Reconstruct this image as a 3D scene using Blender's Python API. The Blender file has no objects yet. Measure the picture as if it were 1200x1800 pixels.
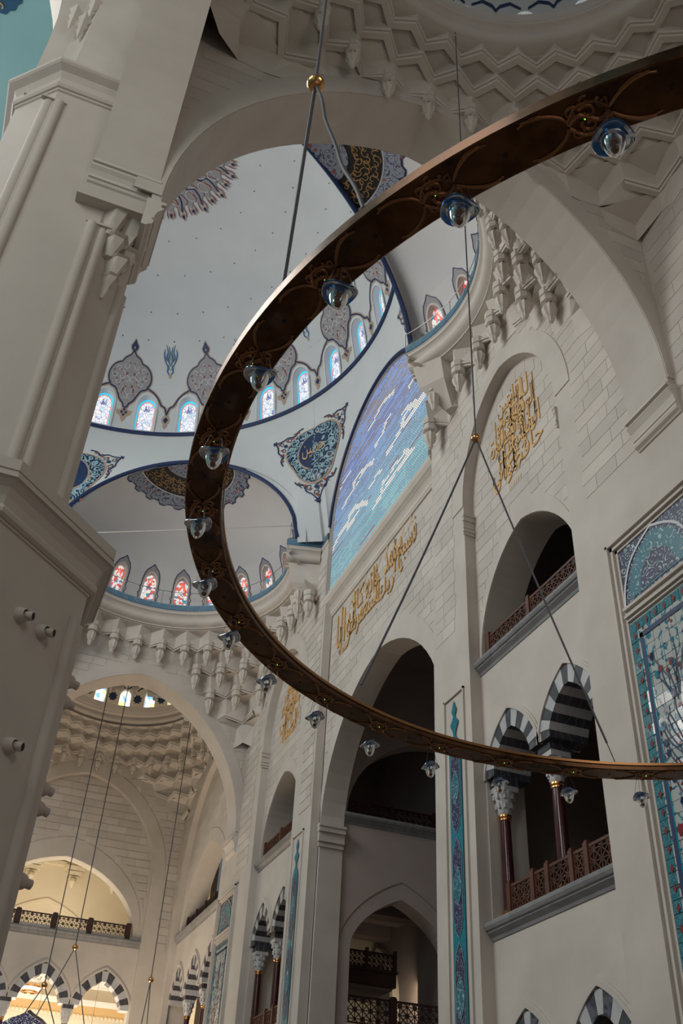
import bpy, math, random
from mathutils import Vector, Matrix
from mathutils.geometry import delaunay_2d_cdt
random.seed(7)
PI = math.pi
S = 1.6          # everything below is laid out on a plan grid of 1.6 m; the whole scene is brought to metres at the end
SC = bpy.context.scene
COL = SC.collection
# ---------------------------------------------------------------- camera
PITCH, ROLL, YAW = 0.654537, 0.060699, 0.342634
fw = Vector((math.sin(YAW) * math.cos(PITCH), math.cos(YAW) * math.cos(PITCH), math.sin(PITCH)))
r0 = Vector((math.cos(YAW), -math.sin(YAW), 0))
u0 = r0.cross(fw)
cr, sr = math.cos(ROLL), math.sin(ROLL)
rt, up = cr * r0 + sr * u0, -sr * r0 + cr * u0
cam = bpy.data.cameras.new('camera')
cam.sensor_fit = 'HORIZONTAL'
cam.sensor_width = 24.0
cam.lens = 24.0 * 1676.61 / 1200.0
cam.clip_end = 400
co = bpy.data.objects.new('camera', cam)
co.matrix_world = Matrix(((rt.x, up.x, -fw.x, 0), (rt.y, up.y, -fw.y, 0), (rt.z, up.z, -fw.z, 1.6 * S), (0, 0, 0, 1)))
COL.objects.link(co)
SC.camera = co
# ---------------------------------------------------------------- world, lights, exposure
W = bpy.data.worlds.new('world')
SC.world = W
W.use_nodes = True
W.node_tree.nodes['Background'].inputs[0].default_value = (0.80, 0.85, 1.0, 1)
W.node_tree.nodes['Background'].inputs[1].default_value = 0.12
SC.view_settings.view_transform = 'Standard'
SC.view_settings.look = 'None'
SC.view_settings.exposure = 0.0
SC.view_settings.gamma = 1.0
SC.view_settings.use_curve_mapping = False


def area(name, loc, to, sx, sy, watt, col):
    l = bpy.data.lights.new(name, 'AREA')
    l.shape = 'RECTANGLE'
    l.size, l.size_y = sx * S, sy * S
    l.energy = watt
    l.color = col
    o = bpy.data.objects.new(name, l)
    o.location = Vector(loc) * S
    o.rotation_euler = (Vector(to) - Vector(loc)).to_track_quat('-Z', 'Y').to_euler()
    COL.objects.link(o)
    return o


area('hall_daylight', (-13, 21, 25), (8, 18, 11), 15, 11, 8400, (1.0, 0.965, 0.93))
area('hall_daylight_high', (-9, 26, 26), (6, 27, 32), 12, 8, 120, (0.88, 0.94, 1.0))
area('hall_daylight_south', (-10, 1.5, 19), (-1.5, 10.5, 12), 8, 7, 2000, (1.0, 0.95, 0.90))
area('hall_dome_light', (-23, 26, 24), (-19, 28, 48), 10, 14, 4600, (1.0, 1.0, 1.0))
area('hall_window', (-12.5, 35.0, 23.6), (10, 11.5, 8.3), 2.6, 2.0, 500, (1.0, 0.96, 0.92))
area('bay_lamp_light', (4.6, 44.2, 4.0), (4.8, 44.2, 20), 5, 5, 2500, (1.0, 0.79, 0.57))
area('upper_room_light', (4.6, 53.5, 13.2), (4.6, 53.5, 20), 5, 4, 780, (1.0, 0.86, 0.64))
area('lower_room_light', (4.6, 52.6, 3.0), (4.6, 54.0, 12), 7, 3, 3200, (1.0, 0.90, 0.74))
area('floor_bounce', (2.0, -5, 2.0), (3, 12, 12), 8, 4, 70, (1.0, 0.80, 0.70))
area('south_bay_fill', (5.0, -4.0, 13.5), (-1.0, 10.5, 9.5), 4, 4, 480, (1.0, 0.90, 0.82))  # added fill to brighten the pier's near faces, no known lamp stands there


# ---------------------------------------------------------------- materials
def nodes(name):
    m = bpy.data.materials.new(name)
    m.use_nodes = True
    nt = m.node_tree
    return m, nt, nt.nodes['Principled BSDF'], nt.nodes, nt.links


def plain(name, col, rough=0.6, metal=0.0, emit=0.0, trans=0.0, ior=1.45):
    m, nt, b, N, L = nodes(name)
    b.inputs['Base Color'].default_value = (*col, 1)
    b.inputs['Roughness'].default_value = rough
    b.inputs['Metallic'].default_value = metal
    b.inputs['Transmission Weight'].default_value = trans
    b.inputs['IOR'].default_value = ior
    if emit:
        b.inputs['Emission Color'].default_value = (*col, 1)
        b.inputs['Emission Strength'].default_value = emit
    m.diffuse_color = (*col, 1)
    return m


def noise(N, L, scale, detail=4, src=None, rough=0.55):
    n = N.new('ShaderNodeTexNoise')
    n.inputs['Scale'].default_value = scale
    n.inputs['Detail'].default_value = detail
    n.inputs['Roughness'].default_value = rough
    if src is not None:
        L.new(src, n.inputs['Vector'])
    return n


def ramp(N, L, src, stops, interp='LINEAR'):
    r = N.new('ShaderNodeValToRGB')
    r.color_ramp.interpolation = interp
    e = r.color_ramp.elements
    while len(e) < len(stops):
        e.new(0.5)
    for k, (p, c) in enumerate(stops):
        e[k].position = p
        e[k].color = (*c, 1) if len(c) == 3 else c
    L.new(src, r.inputs[0])
    return r


def mathn(N, L, op, a, b=None, c=None):
    n = N.new('ShaderNodeMath')
    n.operation = op
    for i, v in enumerate((a, b, c)):
        if v is None:
            continue
        if isinstance(v, (int, float)):
            n.inputs[i].default_value = v
        else:
            L.new(v, n.inputs[i])
    return n.outputs[0]


def stone(name, c1, c2, scale=0.6, rough=0.75, vary=0.0, bump=0.15, vein=None):
    m, nt, b, N, L = nodes(name)
    pos = N.new('ShaderNodeNewGeometry').outputs['Position']
    n = noise(N, L, scale, 6, pos)
    r = ramp(N, L, n.outputs['Fac'], [(0.32, c1), (0.68, c2)])
    out = r.outputs['Color']
    if vary:
        oi = N.new('ShaderNodeObjectInfo')
        v = mathn(N, L, 'MULTIPLY_ADD', oi.outputs['Random'], vary, 1 - vary / 2)
        hs = N.new('ShaderNodeHueSaturation')
        L.new(v, hs.inputs['Value'])
        L.new(out, hs.inputs['Color'])
        out = hs.outputs['Color']
    if vein:
        w = N.new('ShaderNodeTexWave')
        w.inputs['Scale'].default_value = vein[0]
        w.inputs['Distortion'].default_value = 9
        w.inputs['Detail'].default_value = 3
        L.new(pos, w.inputs['Vector'])
        rv = ramp(N, L, w.outputs['Fac'], [(0.0, (1, 1, 1)), (0.12, (0, 0, 0))])
        mx = N.new('ShaderNodeMixRGB')
        mx.inputs[2].default_value = (*vein[1], 1)
        L.new(rv.outputs['Color'], mx.inputs[0])
        L.new(out, mx.inputs[1])
        out = mx.outputs[0]
    L.new(out, b.inputs['Base Color'])
    b.inputs['Roughness'].default_value = rough
    if bump:
        nb = noise(N, L, 14, 3, pos)
        bp = N.new('ShaderNodeBump')
        bp.inputs['Strength'].default_value = bump
        bp.inputs['Distance'].default_value = 0.01
        L.new(nb.outputs['Fac'], bp.inputs['Height'])
        L.new(bp.outputs[0], b.inputs['Normal'])
    return m


def arabesque(name, ground, line, third, scale=3.0, cover=0.5, rough=0.35, extra=None, swirl=9.0):
    """scrollwork: curls round the cells of a warped voronoi field"""
    m, nt, b, N, L = nodes(name)
    pos = N.new('ShaderNodeNewGeometry').outputs['Position']
    wn = noise(N, L, scale * 0.8, 2, pos)
    mix = N.new('ShaderNodeMixRGB')
    mix.blend_type = 'ADD'
    mix.inputs[0].default_value = 0.35 / max(scale, 0.1) * 1.6
    L.new(pos, mix.inputs[1])
    L.new(wn.outputs['Color'], mix.inputs[2])
    v = N.new('ShaderNodeTexVoronoi')
    v.inputs['Scale'].default_value = scale
    L.new(mix.outputs[0], v.inputs['Vector'])
    s = mathn(N, L, 'SINE', mathn(N, L, 'MULTIPLY', v.outputs['Distance'], swirl * 2.2))
    n2 = noise(N, L, scale * 3.2, 2, pos)
    t = mathn(N, L, 'ADD', s, mathn(N, L, 'MULTIPLY_ADD', n2.outputs['Fac'], 3.2, -1.6))
    f = mathn(N, L, 'MULTIPLY_ADD', t, 0.25, 0.5)
    r = ramp(N, L, f, [(0.0, ground), (cover, line), (cover + 0.16, third)], 'CONSTANT')
    out = r.outputs['Color']
    if extra:
        v2 = N.new('ShaderNodeTexVoronoi')
        v2.inputs['Scale'].default_value = scale * 1.3
        L.new(pos, v2.inputs['Vector'])
        rr = ramp(N, L, v2.outputs['Distance'], [(0.0, (1, 1, 1)), (0.2, (0, 0, 0))], 'CONSTANT')
        mx = N.new('ShaderNodeMixRGB')
        mx.inputs[2].default_value = (*extra, 1)
        L.new(rr.outputs['Color'], mx.inputs[0])
        L.new(out, mx.inputs[1])
        out = mx.outputs[0]
    L.new(out, b.inputs['Base Color'])
    b.inputs['Roughness'].default_value = rough
    return m


M = {}
M['lime'] = stone('limestone_smooth', (0.50, 0.455, 0.415), (0.58, 0.535, 0.49), 0.5)
M['block'] = stone('limestone_block', (0.50, 0.458, 0.418), (0.58, 0.535, 0.49), 0.5, vary=0.16)
M['joint'] = stone('limestone_joint', (0.27, 0.23, 0.20), (0.31, 0.27, 0.235), 0.5)
M['pier'] = stone('pier_limestone', (0.50, 0.45, 0.41), (0.57, 0.52, 0.475), 0.35)
M['muq'] = stone('carved_stone', (0.56, 0.51, 0.46), (0.63, 0.585, 0.535), 0.6)
M['shade'] = stone('shaded_plaster', (0.25, 0.20, 0.185), (0.30, 0.245, 0.23), 0.5)  # shade of the deep interiors put into the colour as a darker plaster
M['bayside'] = stone('bay_side_shaded_stone', (0.38, 0.32, 0.30), (0.43, 0.365, 0.345), 0.5)  # limestone darkened, part of the side bay's shade is in the colour
M['plaster'] = stone('dome_plaster', (0.55, 0.575, 0.585), (0.60, 0.625, 0.635), 0.3, bump=0.05)
M['exed'] = stone('exedra_plaster', (0.55, 0.55, 0.56), (0.60, 0.60, 0.60), 0.3, bump=0.05)
M['cream'] = stone('cream_plaster', (0.74, 0.66, 0.52), (0.80, 0.72, 0.58), 0.4, bump=0.05)
M['ochre'] = plain('ochre_band', (0.62, 0.42, 0.20))
M['marble'] = stone('grey_marble', (0.19, 0.19, 0.20), (0.27, 0.27, 0.28), 0.9, 0.35, bump=0, vein=(0.5, (0.20, 0.20, 0.22)))
M['white'] = stone('white_marble', (0.42, 0.42, 0.44), (0.54, 0.54, 0.55), 0.9, 0.4, bump=0, vein=(1.2, (0.42, 0.43, 0.46)))
M['black'] = stone('dark_marble', (0.035, 0.035, 0.045), (0.075, 0.075, 0.09), 1.0, 0.35, bump=0, vein=(1.0, (0.11, 0.11, 0.14)))
M['porph'] = stone('porphyry', (0.045, 0.012, 0.014), (0.075, 0.022, 0.024), 2.5, 0.12, bump=0)
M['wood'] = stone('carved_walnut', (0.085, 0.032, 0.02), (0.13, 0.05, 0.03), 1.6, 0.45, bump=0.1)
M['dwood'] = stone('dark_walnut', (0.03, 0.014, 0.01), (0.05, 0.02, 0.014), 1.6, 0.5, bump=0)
M['gold'] = plain('polished_gold', (0.70, 0.38, 0.16), 0.2, 1.0)
M['strip'] = plain('copper_strip', (0.34, 0.18, 0.08), 0.28, 1.0)
M['gilt'] = plain('gilded_letters', (0.70, 0.44, 0.19), 0.45, 0.15)
M['dimgilt'] = plain('dim_gilt', (0.30, 0.17, 0.06), 0.5)
M['navy'] = plain('navy_paint', (0.012, 0.03, 0.10), 0.5)
M['blue'] = plain('blue_paint', (0.035, 0.13, 0.27), 0.5)
M['lblue'] = plain('pale_blue_paint', (0.33, 0.52, 0.60), 0.5)
M['grey'] = plain('grey_paint', (0.30, 0.285, 0.30), 0.6)
M['tan'] = plain('tan_paint', (0.42, 0.31, 0.24), 0.6)
M['brick'] = plain('rust_paint', (0.30, 0.075, 0.03), 0.6)
M['red'] = plain('dark_red_paint', (0.20, 0.02, 0.02), 0.6)
M['wline'] = plain('white_paint', (0.62, 0.64, 0.66), 0.6)
M['ring'] = None
M['ledg'] = plain('green_led', (0.35, 1.0, 0.10), 0.5, 0, 1.6)
M['hole'] = plain('black_socket', (0.004, 0.004, 0.005), 0.6)
M['cable'] = plain('steel_cable', (0.10, 0.10, 0.12), 0.45, 0.3)
M['steel'] = plain('thin_rail_steel', (0.30, 0.28, 0.26), 0.4, 0.6)
M['glass'] = plain('clear_lamp_glass', (0.93, 0.95, 0.97), 0.03, 0, 0, 0.95, 1.38)
M['bglass'] = plain('blue_lamp_glass', (0.03, 0.16, 0.42), 0.06, 0, 0, 0.55, 1.45)
M['amber'] = plain('amber_wick_cup', (0.10, 0.03, 0.012), 0.25)
M['teal'] = stone('hall_teal_lit_plaster', (0.42, 0.72, 0.74), (0.46, 0.77, 0.78), 0.3, bump=0)  # turquoise light of the hall put into the plaster colour


def brass():
    m, nt, b, N, L = nodes('dark_brass_ring')
    pos = N.new('ShaderNodeNewGeometry').outputs['Position']
    n = noise(N, L, 3.0, 5, pos)
    r = ramp(N, L, n.outputs['Fac'], [(0.3, (0.055, 0.028, 0.014)), (0.7, (0.16, 0.08, 0.04))])
    L.new(r.outputs['Color'], b.inputs['Base Color'])
    b.inputs['Metallic'].default_value = 0.9
    r2 = ramp(N, L, n.outputs['Fac'], [(0.3, (0.2, 0.2, 0.2)), (0.7, (0.36, 0.36, 0.36))])
    L.new(r2.outputs['Color'], b.inputs['Roughness'])
    return m


M['ring'] = brass()
M['relief'] = plain('dark_brass_relief', (0.26, 0.13, 0.065), 0.3, 0.9)


def lit_glass(name, cols, scale, strength, warp=0.5, lines=None):
    """stained glass lit from outside: coloured cells with dark or coloured leading"""
    m, nt, b, N, L = nodes(name)
    pos = N.new('ShaderNodeNewGeometry').outputs['Position']
    wn = noise(N, L, scale * 0.5, 2, pos)
    mix = N.new('ShaderNodeMixRGB')
    mix.blend_type = 'ADD'
    mix.inputs[0].default_value = warp / scale
    L.new(pos, mix.inputs[1])
    L.new(wn.outputs['Color'], mix.inputs[2])
    v = N.new('ShaderNodeTexVoronoi')
    v.inputs['Scale'].default_value = scale
    L.new(mix.outputs[0], v.inputs['Vector'])
    sep = N.new('ShaderNodeSeparateColor')
    L.new(v.outputs['Color'], sep.inputs[0])
    n = len(cols)
    r = ramp(N, L, sep.outputs[0], [(k / n, c) for k, c in enumerate(cols)], 'CONSTANT')
    out = r.outputs['Color']
    if lines:
        ve = N.new('ShaderNodeTexVoronoi')
        ve.feature = 'DISTANCE_TO_EDGE'
        ve.inputs['Scale'].default_value = scale
        L.new(mix.outputs[0], ve.inputs['Vector'])
        rr = ramp(N, L, ve.outputs['Distance'], [(0.0, (1, 1, 1)), (lines[1], (0, 0, 0))], 'CONSTANT')
        mx = N.new('ShaderNodeMixRGB')
        mx.inputs[2].default_value = (*lines[0], 1)
        L.new(rr.outputs['Color'], mx.inputs[0])
        L.new(out, mx.inputs[1])
        out = mx.outputs[0]
    b.inputs['Base Color'].default_value = (0.05, 0.05, 0.05, 1)
    b.inputs['Roughness'].default_value = 0.2
    L.new(out, b.inputs['Emission Color'])
    b.inputs['Emission Strength'].default_value = strength
    return m


M['dglass'] = lit_glass('dome_window_glass', [(0.90, 0.93, 1.0), (1.0, 0.97, 0.93), (0.85, 0.90, 0.98), (0.97, 0.97, 1.0), (0.62, 0.80, 0.86)], 3.2, 0.95, 1.0, ((0.16, 0.18, 0.50), 0.03))
M['cyan'] = plain('cyan_border_glass', (0.05, 0.50, 0.68), 0.3, 0, 0.85)
M['redline'] = plain('red_lead_line', (0.75, 0.16, 0.10), 0.4, 0, 0.8)
M['sglass'] = lit_glass('stained_glass', [(1.0, 0.93, 0.82), (0.95, 0.90, 0.82), (0.85, 0.08, 0.04), (1.0, 0.95, 0.88), (0.05, 0.30, 0.45), (1.0, 0.92, 0.85), (0.85, 0.12, 0.06)], 5.2, 0.85, 0.8, ((0.05, 0.10, 0.25), 0.035))
M['bstain'] = lit_glass('blue_stained_glass', [(0.9, 0.95, 1.0), (0.05, 0.15, 0.9), (1.0, 0.55, 0.1), (0.1, 0.35, 1.0)], 4.5, 1.3, 0.6)
M['skyglass'] = lit_glass('daylight_glass', [(1, 1, 1), (0.85, 0.95, 1), (0.2, 0.5, 1.0), (1, 1, 1), (1.0, 0.75, 0.3)], 2.6, 1.6, 0.4)
M['arab_navy'] = arabesque('tile_navy_scroll', (0.012, 0.012, 0.075), (0.012, 0.012, 0.075), (0.38, 0.48, 0.48), 3.4, 0.54)
M['arab_teal'] = arabesque('tile_teal_scroll', (0.015, 0.14, 0.19), (0.015, 0.14, 0.19), (0.32, 0.45, 0.45), 2.6, 0.58)
M['arab_field'] = arabesque('tile_floral_field', (0.44, 0.46, 0.45), (0.05, 0.20, 0.27), (0.015, 0.02, 0.08), 2.0, 0.70, 0.12, (0.20, 0.03, 0.03), 7)
M['arab_med'] = arabesque('medallion_scroll', (0.015, 0.02, 0.06), (0.015, 0.02, 0.06), (0.28, 0.42, 0.48), 1.9, 0.40)
M['arab_dome'] = arabesque('dome_scroll', (0.25, 0.24, 0.26), (0.25, 0.24, 0.26), (0.48, 0.47, 0.48), 2.0, 0.62, 0.6, (0.06, 0.02, 0.05))
M['arab_crown'] = arabesque('crown_scroll', (0.22, 0.25, 0.30), (0.02, 0.03, 0.10), (0.30, 0.32, 0.36), 1.4, 0.55, 0.6, (0.25, 0.05, 0.04))
M['arab_gold'] = arabesque('gold_script_ground', (0.02, 0.018, 0.035), (0.02, 0.018, 0.035), (0.42, 0.25, 0.10), 1.9, 0.60, 0.5)
M['border'] = arabesque('tile_border', (0.035, 0.165, 0.21), (0.11, 0.28, 0.32), (0.035, 0.165, 0.21), 6.0, 0.62, 0.12)
M['strip_in'] = arabesque('tile_strip_purple', (0.035, 0.02, 0.07), (0.035, 0.02, 0.07), (0.13, 0.17, 0.27), 4.0, 0.55, 0.3)


# ---------------------------------------------------------------- mesh helpers
class MB:
    def __init__(s):
        s.v, s.f, s.c = [], [], []

    def quad(s, a, b, c, d):
        i = len(s.v)
        s.v += [a, b, c, d]
        s.f.append((i, i + 1, i + 2, i + 3))

    def tri(s, a, b, c):
        i = len(s.v)
        s.v += [a, b, c]
        s.f.append((i, i + 1, i + 2))

    def box(s, lo, hi):
        x0, y0, z0 = lo
        x1, y1, z1 = hi
        i = len(s.v)
        s.v += [(x0, y0, z0), (x1, y0, z0), (x1, y1, z0), (x0, y1, z0), (x0, y0, z1), (x1, y0, z1), (x1, y1, z1), (x0, y1, z1)]
        for q in ((0, 3, 2, 1), (4, 5, 6, 7), (0, 1, 5, 4), (1, 2, 6, 5), (2, 3, 7, 6), (3, 0, 4, 7)):
            s.f.append(tuple(i + k for k in q))

    def bar(s, a, b, w, h=None, upv=(0, 0, 1)):
        """rectangular bar from a to b; w across, h along upv"""
        h = h or w
        a, b = Vector(a), Vector(b)
        d = (b - a).normalized()
        u = Vector(upv)
        u = (u - d * u.dot(d))
        if u.length < 1e-4:
            u = Vector((1, 0, 0)) - d * d.x
        u.normalize()
        n = d.cross(u)
        i = len(s.v)
        for p in (a, b):
            for sa, sb in ((-1, -1), (1, -1), (1, 1), (-1, 1)):
                s.v.append(tuple(p + n * (w / 2 * sa) + u * (h / 2 * sb)))
        for q in ((0, 1, 2, 3), (7, 6, 5, 4), (0, 4, 5, 1), (1, 5, 6, 2), (2, 6, 7, 3), (3, 7, 4, 0)):
            s.f.append(tuple(i + k for k in q))

    def tube(s, pts, r, n=6, close=False):
        pts = [Vector(p) for p in pts]
        rings = []
        m = len(pts)
        prev = None
        for k, p in enumerate(pts):
            a = pts[(k - 1) % m] if (close or k > 0) else p
            b = pts[(k + 1) % m] if (close or k < m - 1) else p
            d = (b - a).normalized()
            if prev is None:
                u = d.orthogonal().normalized()
            else:
                u = (prev - d * prev.dot(d)).normalized()
            prev = u
            w = d.cross(u)
            rr = r[k] if isinstance(r, (list, tuple)) else r
            i = len(s.v)
            s.v += [tuple(p + (u * math.cos(2 * PI * j / n) + w * math.sin(2 * PI * j / n)) * rr) for j in range(n)]
            rings.append(i)
        for k in range(m if close else m - 1):
            i, j = rings[k], rings[(k + 1) % m]
            for q in range(n):
                s.f.append((i + q, i + (q + 1) % n, j + (q + 1) % n, j + q))
        if not close:
            s.f.append(tuple(rings[0] + q for q in range(n))[::-1])
            s.f.append(tuple(rings[-1] + q for q in range(n)))

    def lathe(s, prof, n=16, c=(0, 0, 0), a0=0.0, a1=2 * PI, star=0.0, nstar=8):
        full = abs(a1 - a0 - 2 * PI) < 1e-6
        cols = n if full else n + 1
        base = len(s.v)
        for k in range(cols):
            a = a0 + (a1 - a0) * k / n
            g = 1 + star * math.cos(nstar * a)
            for r, z in prof:
                s.v.append((c[0] + r * g * math.cos(a), c[1] + r * g * math.sin(a), c[2] + z))
        m = len(prof)
        for k in range(n):
            i, j = base + k * m, base + ((k + 1) % cols) * m
            for q in range(m - 1):
                s.f.append((i + q, j + q, j + q + 1, i + q + 1))

    def strip(s, A, B):
        i = len(s.v)
        n = len(A)
        s.v += [tuple(p) for p in A] + [tuple(p) for p in B]
        for k in range(n - 1):
            s.f.append((i + k, i + k + 1, i + n + k + 1, i + n + k))

    def add(s, o, mp=lambda p: p):
        i = len(s.v)
        s.v += [tuple(mp(p)) for p in o.v]
        s.f += [tuple(i + k for k in f) for f in o.f]

    def mesh(s, name, smooth=False):
        me = bpy.data.meshes.new(name)
        me.from_pydata([tuple(p) for p in s.v], [], s.f)
        if smooth:
            me.polygons.foreach_set('use_smooth', [True] * len(me.polygons))
            try:
                me.set_sharp_from_angle(angle=0.7)
            except Exception:
                pass
        me.update()
        return me


def put(name, me, mat, parent=None, loc=None):
    if isinstance(me, MB):
        me = me.mesh(name)
    if mat is not None and not me.materials:
        me.materials.append(M[mat] if isinstance(mat, str) else mat)
    o = bpy.data.objects.new(name, me)
    COL.objects.link(o)
    if parent is not None:
        o.parent = parent
    if loc is not None:
        o.location = loc
    return o


def struct(name, me, mat, smooth=False):
    if isinstance(me, MB):
        me = me.mesh(name, smooth)
    o = put(name, me, mat)
    o['kind'] = 'structure'
    return o


def tag(o, label, cat, group=None):
    o['label'] = label
    o['category'] = cat
    if group:
        o['group'] = group
    return o


def thing(name, label, cat, loc=(0, 0, 0), group=None):
    o = bpy.data.objects.new(name, None)
    o.location = loc
    o.empty_display_size = 0.2
    COL.objects.link(o)
    return tag(o, label, cat, group)


def inside(p, poly):
    x, y = p
    r = False
    j = len(poly) - 1
    for i in range(len(poly)):
        xi, yi = poly[i]
        xj, yj = poly[j]
        if (yi > y) != (yj > y) and x < (xj - xi) * (y - yi) / (yj - yi) + xi:
            r = not r
        j = i
    return r


def fill(outer, holes=(), grid=None):
    """triangulate a polygon with holes; grid adds inner points for curved targets"""
    pts, edges = [], []
    if grid:
        o2 = []
        for k in range(len(outer)):
            p, q = outer[k], outer[(k + 1) % len(outer)]
            n = max(1, int(math.ceil(math.hypot(q[0] - p[0], q[1] - p[1]) / grid)))
            o2 += [(p[0] + (q[0] - p[0]) * j / n, p[1] + (q[1] - p[1]) * j / n) for j in range(n)]
        outer = o2
    for lp in [outer] + list(holes):
        b = len(pts)
        n = len(lp)
        pts += [Vector(p) for p in lp]
        edges += [(b + k, b + (k + 1) % n) for k in range(n)]
    if grid:
        xs = [p[0] for p in outer]
        ys = [p[1] for p in outer]
        gx = min(xs) + grid * 0.5
        while gx < max(xs):
            gy = min(ys) + grid * 0.47
            while gy < max(ys):
                if inside((gx, gy), outer):
                    pts.append(Vector((gx, gy)))
                gy += grid
            gx += grid
    v, e, f, _, _, _ = delaunay_2d_cdt(pts, edges, [], 0, 1e-5)
    out = []
    for t in f:
        cx = sum(v[k][0] for k in t) / len(t)
        cy = sum(v[k][1] for k in t) / len(t)
        if inside((cx, cy), outer) and not any(inside((cx, cy), h) for h in holes):
            out.append(tuple(t))
    return [(p[0], p[1]) for p in v], out


def plate(mp, outer, holes=(), th=0.3, mb=None, sides='all', grid=None):
    """flat slab: front at depth 0, back at depth th; mp(u, v, d) -> xyz"""
    mb = mb or MB()
    v, t = fill(outer, holes, grid)
    i = len(mb.v)
    mb.v += [mp(a, b, 0) for a, b in v]
    mb.f += [tuple(i + k for k in q) for q in t]
    if th:
        i = len(mb.v)
        mb.v += [mp(a, b, th) for a, b in v]
        mb.f += [tuple(i + k for k in q)[::-1] for q in t]
        for lp in [outer] + list(holes):
            n = len(lp)
            for k in range(n):
                a, b = lp[k], lp[(k + 1) % n]
                mb.quad(mp(*a, 0), mp(*b, 0), mp(*b, th), mp(*a, th))
    return mb


def PX(x0):
    return lambda u, v, d: (x0 + d, u, v)      # wall facing -x, u = y


def PY(y0):
    return lambda u, v, d: (u, y0 + d, v)      # wall facing -y, u = x


def head(c, half, zs, rise, k=0.12, n=28):
    """arch head points from left foot to right foot"""
    out = []
    for i in range(n + 1):
        a = PI - PI * i / n
        x = math.cos(a)
        z = (1 - k) * math.sin(a) + k * (1 - abs(x))
        out.append((c + half * x, zs + rise * z))
    return out


def archloop(c, half, z0, zs, rise, k=0.12, n=28):
    return [(c - half, z0)] + head(c, half, zs, rise, k, n) + [(c + half, z0)]


def rect(u0, v0, u1, v1):
    return [(u0, v0), (u1, v0), (u1, v1), (u0, v1)]


def band(mp, inner, outer_, d0, d1, mb=None):
    """proud band between two matching open polylines"""
    mb = mb or MB()
    A = [mp(*p, d0) for p in inner]
    B = [mp(*p, d0) for p in outer_]
    C = [mp(*p, d1) for p in outer_]
    D = [mp(*p, d1) for p in inner]
    mb.strip(D, C)
    mb.strip(B, C)
    mb.strip(D, A)
    mb.quad(A[0], B[0], C[0], D[0])
    mb.quad(A[-1], B[-1], C[-1], D[-1])
    return mb


def sweep(mp, line, prof, mb=None):
    """moulding: profile [(offset along v, depth)] swept along a straight horizontal line (u0,u1,v)"""
    mb = mb or MB()
    u0, u1, v = line
    A = [mp(u0, v + a, b) for a, b in prof]
    B = [mp(u1, v + a, b) for a, b in prof]
    mb.strip(A, B)
    i = len(mb.v)
    mb.v += A
    mb.f.append(tuple(range(i, i + len(A))))
    i = len(mb.v)
    mb.v += B
    mb.f.append(tuple(range(i, i + len(B)))[::-1])
    return mb


_unit = {}


def masonry(parent, mp, region, avoid, z0, z1, u0, u1, h=0.37, lmin=0.7, lmax=1.25, step=0.12, thick=0.010, gap=0.014, mat='block', limit=300, seed=1):
    rnd = random.Random(seed)
    axis = 'x' if mp(0, 0, 1)[0] else 'y'
    cnt = 0
    z = z0
    row = 0
    while z + h <= z1 + 1e-6:
        ok = []
        u = u0 + (0.31 * row) % step
        runs = []
        cur = None
        while u + step <= u1:
            good = True
            for pt in ((u, z), (u + step, z), (u, z + h), (u + step, z + h), (u + step / 2, z + h / 2)):
                if not inside(pt, region) or any(inside(pt, a) for a in avoid):
                    good = False
                    break
            if good:
                if cur is None:
                    cur = [u, u + step]
                else:
                    cur[1] = u + step
            elif cur:
                runs.append(cur)
                cur = None
            u += step
        if cur:
            runs.append(cur)
        for a, b in runs:
            u = a
            first = True
            while b - u > 0.1:
                l = rnd.choice((lmin, lmin, (lmin + lmax) / 2, lmax))
                if first:
                    l *= (0.5 if row % 2 else 1)
                    first = False
                if b - u - l < lmin * 0.4:
                    l = b - u
                if cnt < limit:
                    if axis not in _unit:
                        m_ = MB()
                        m_.box((-.5, -.5, -.5), (.5, .5, .5))
                        me = m_.mesh('stone_block')
                        _unit[axis] = me
                        me.materials.append(M[mat])
                    o = bpy.data.objects.new('stone_block', _unit[axis])
                    COL.objects.link(o)
                    o.parent = parent
                    p = mp(u + l / 2, z + h / 2, -thick * (0.75 + 0.25 * rnd.random()) + 0.1)
                    o.location = p
                    o.scale = (0.2, l - gap, h - gap) if axis == "x" else (l - gap, 0.2, h - gap)
                    cnt += 1
                u += l
        z += h
        row += 1
    return cnt


# arabic text shaped with presentation forms -----------------------------------
_AR = {}
for ch, (iso, n) in {'ا': (0xFE8D, 2), 'ب': (0xFE8F, 4), 'ت': (0xFE95, 4), 'ث': (0xFE99, 4), 'ج': (0xFE9D, 4), 'ح': (0xFEA1, 4), 'خ': (0xFEA5, 4), 'د': (0xFEA9, 2), 'ذ': (0xFEAB, 2), 'ر': (0xFEAD, 2), 'ز': (0xFEAF, 2), 'س': (0xFEB1, 4), 'ش': (0xFEB5, 4), 'ص': (0xFEB9, 4), 'ض': (0xFEBD, 4), 'ط': (0xFEC1, 4), 'ظ': (0xFEC5, 4), 'ع': (0xFEC9, 4), 'غ': (0xFECD, 4), 'ف': (0xFED1, 4), 'ق': (0xFED5, 4), 'ك': (0xFED9, 4), 'ل': (0xFEDD, 4), 'م': (0xFEE1, 4), 'ن': (0xFEE5, 4), 'ه': (0xFEE9, 4), 'و': (0xFEED, 2), 'ي': (0xFEF1, 4), 'ى': (0xFEEF, 2), 'ة': (0xFE93, 2)}.items():
    _AR[ch] = (iso, n)


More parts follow.
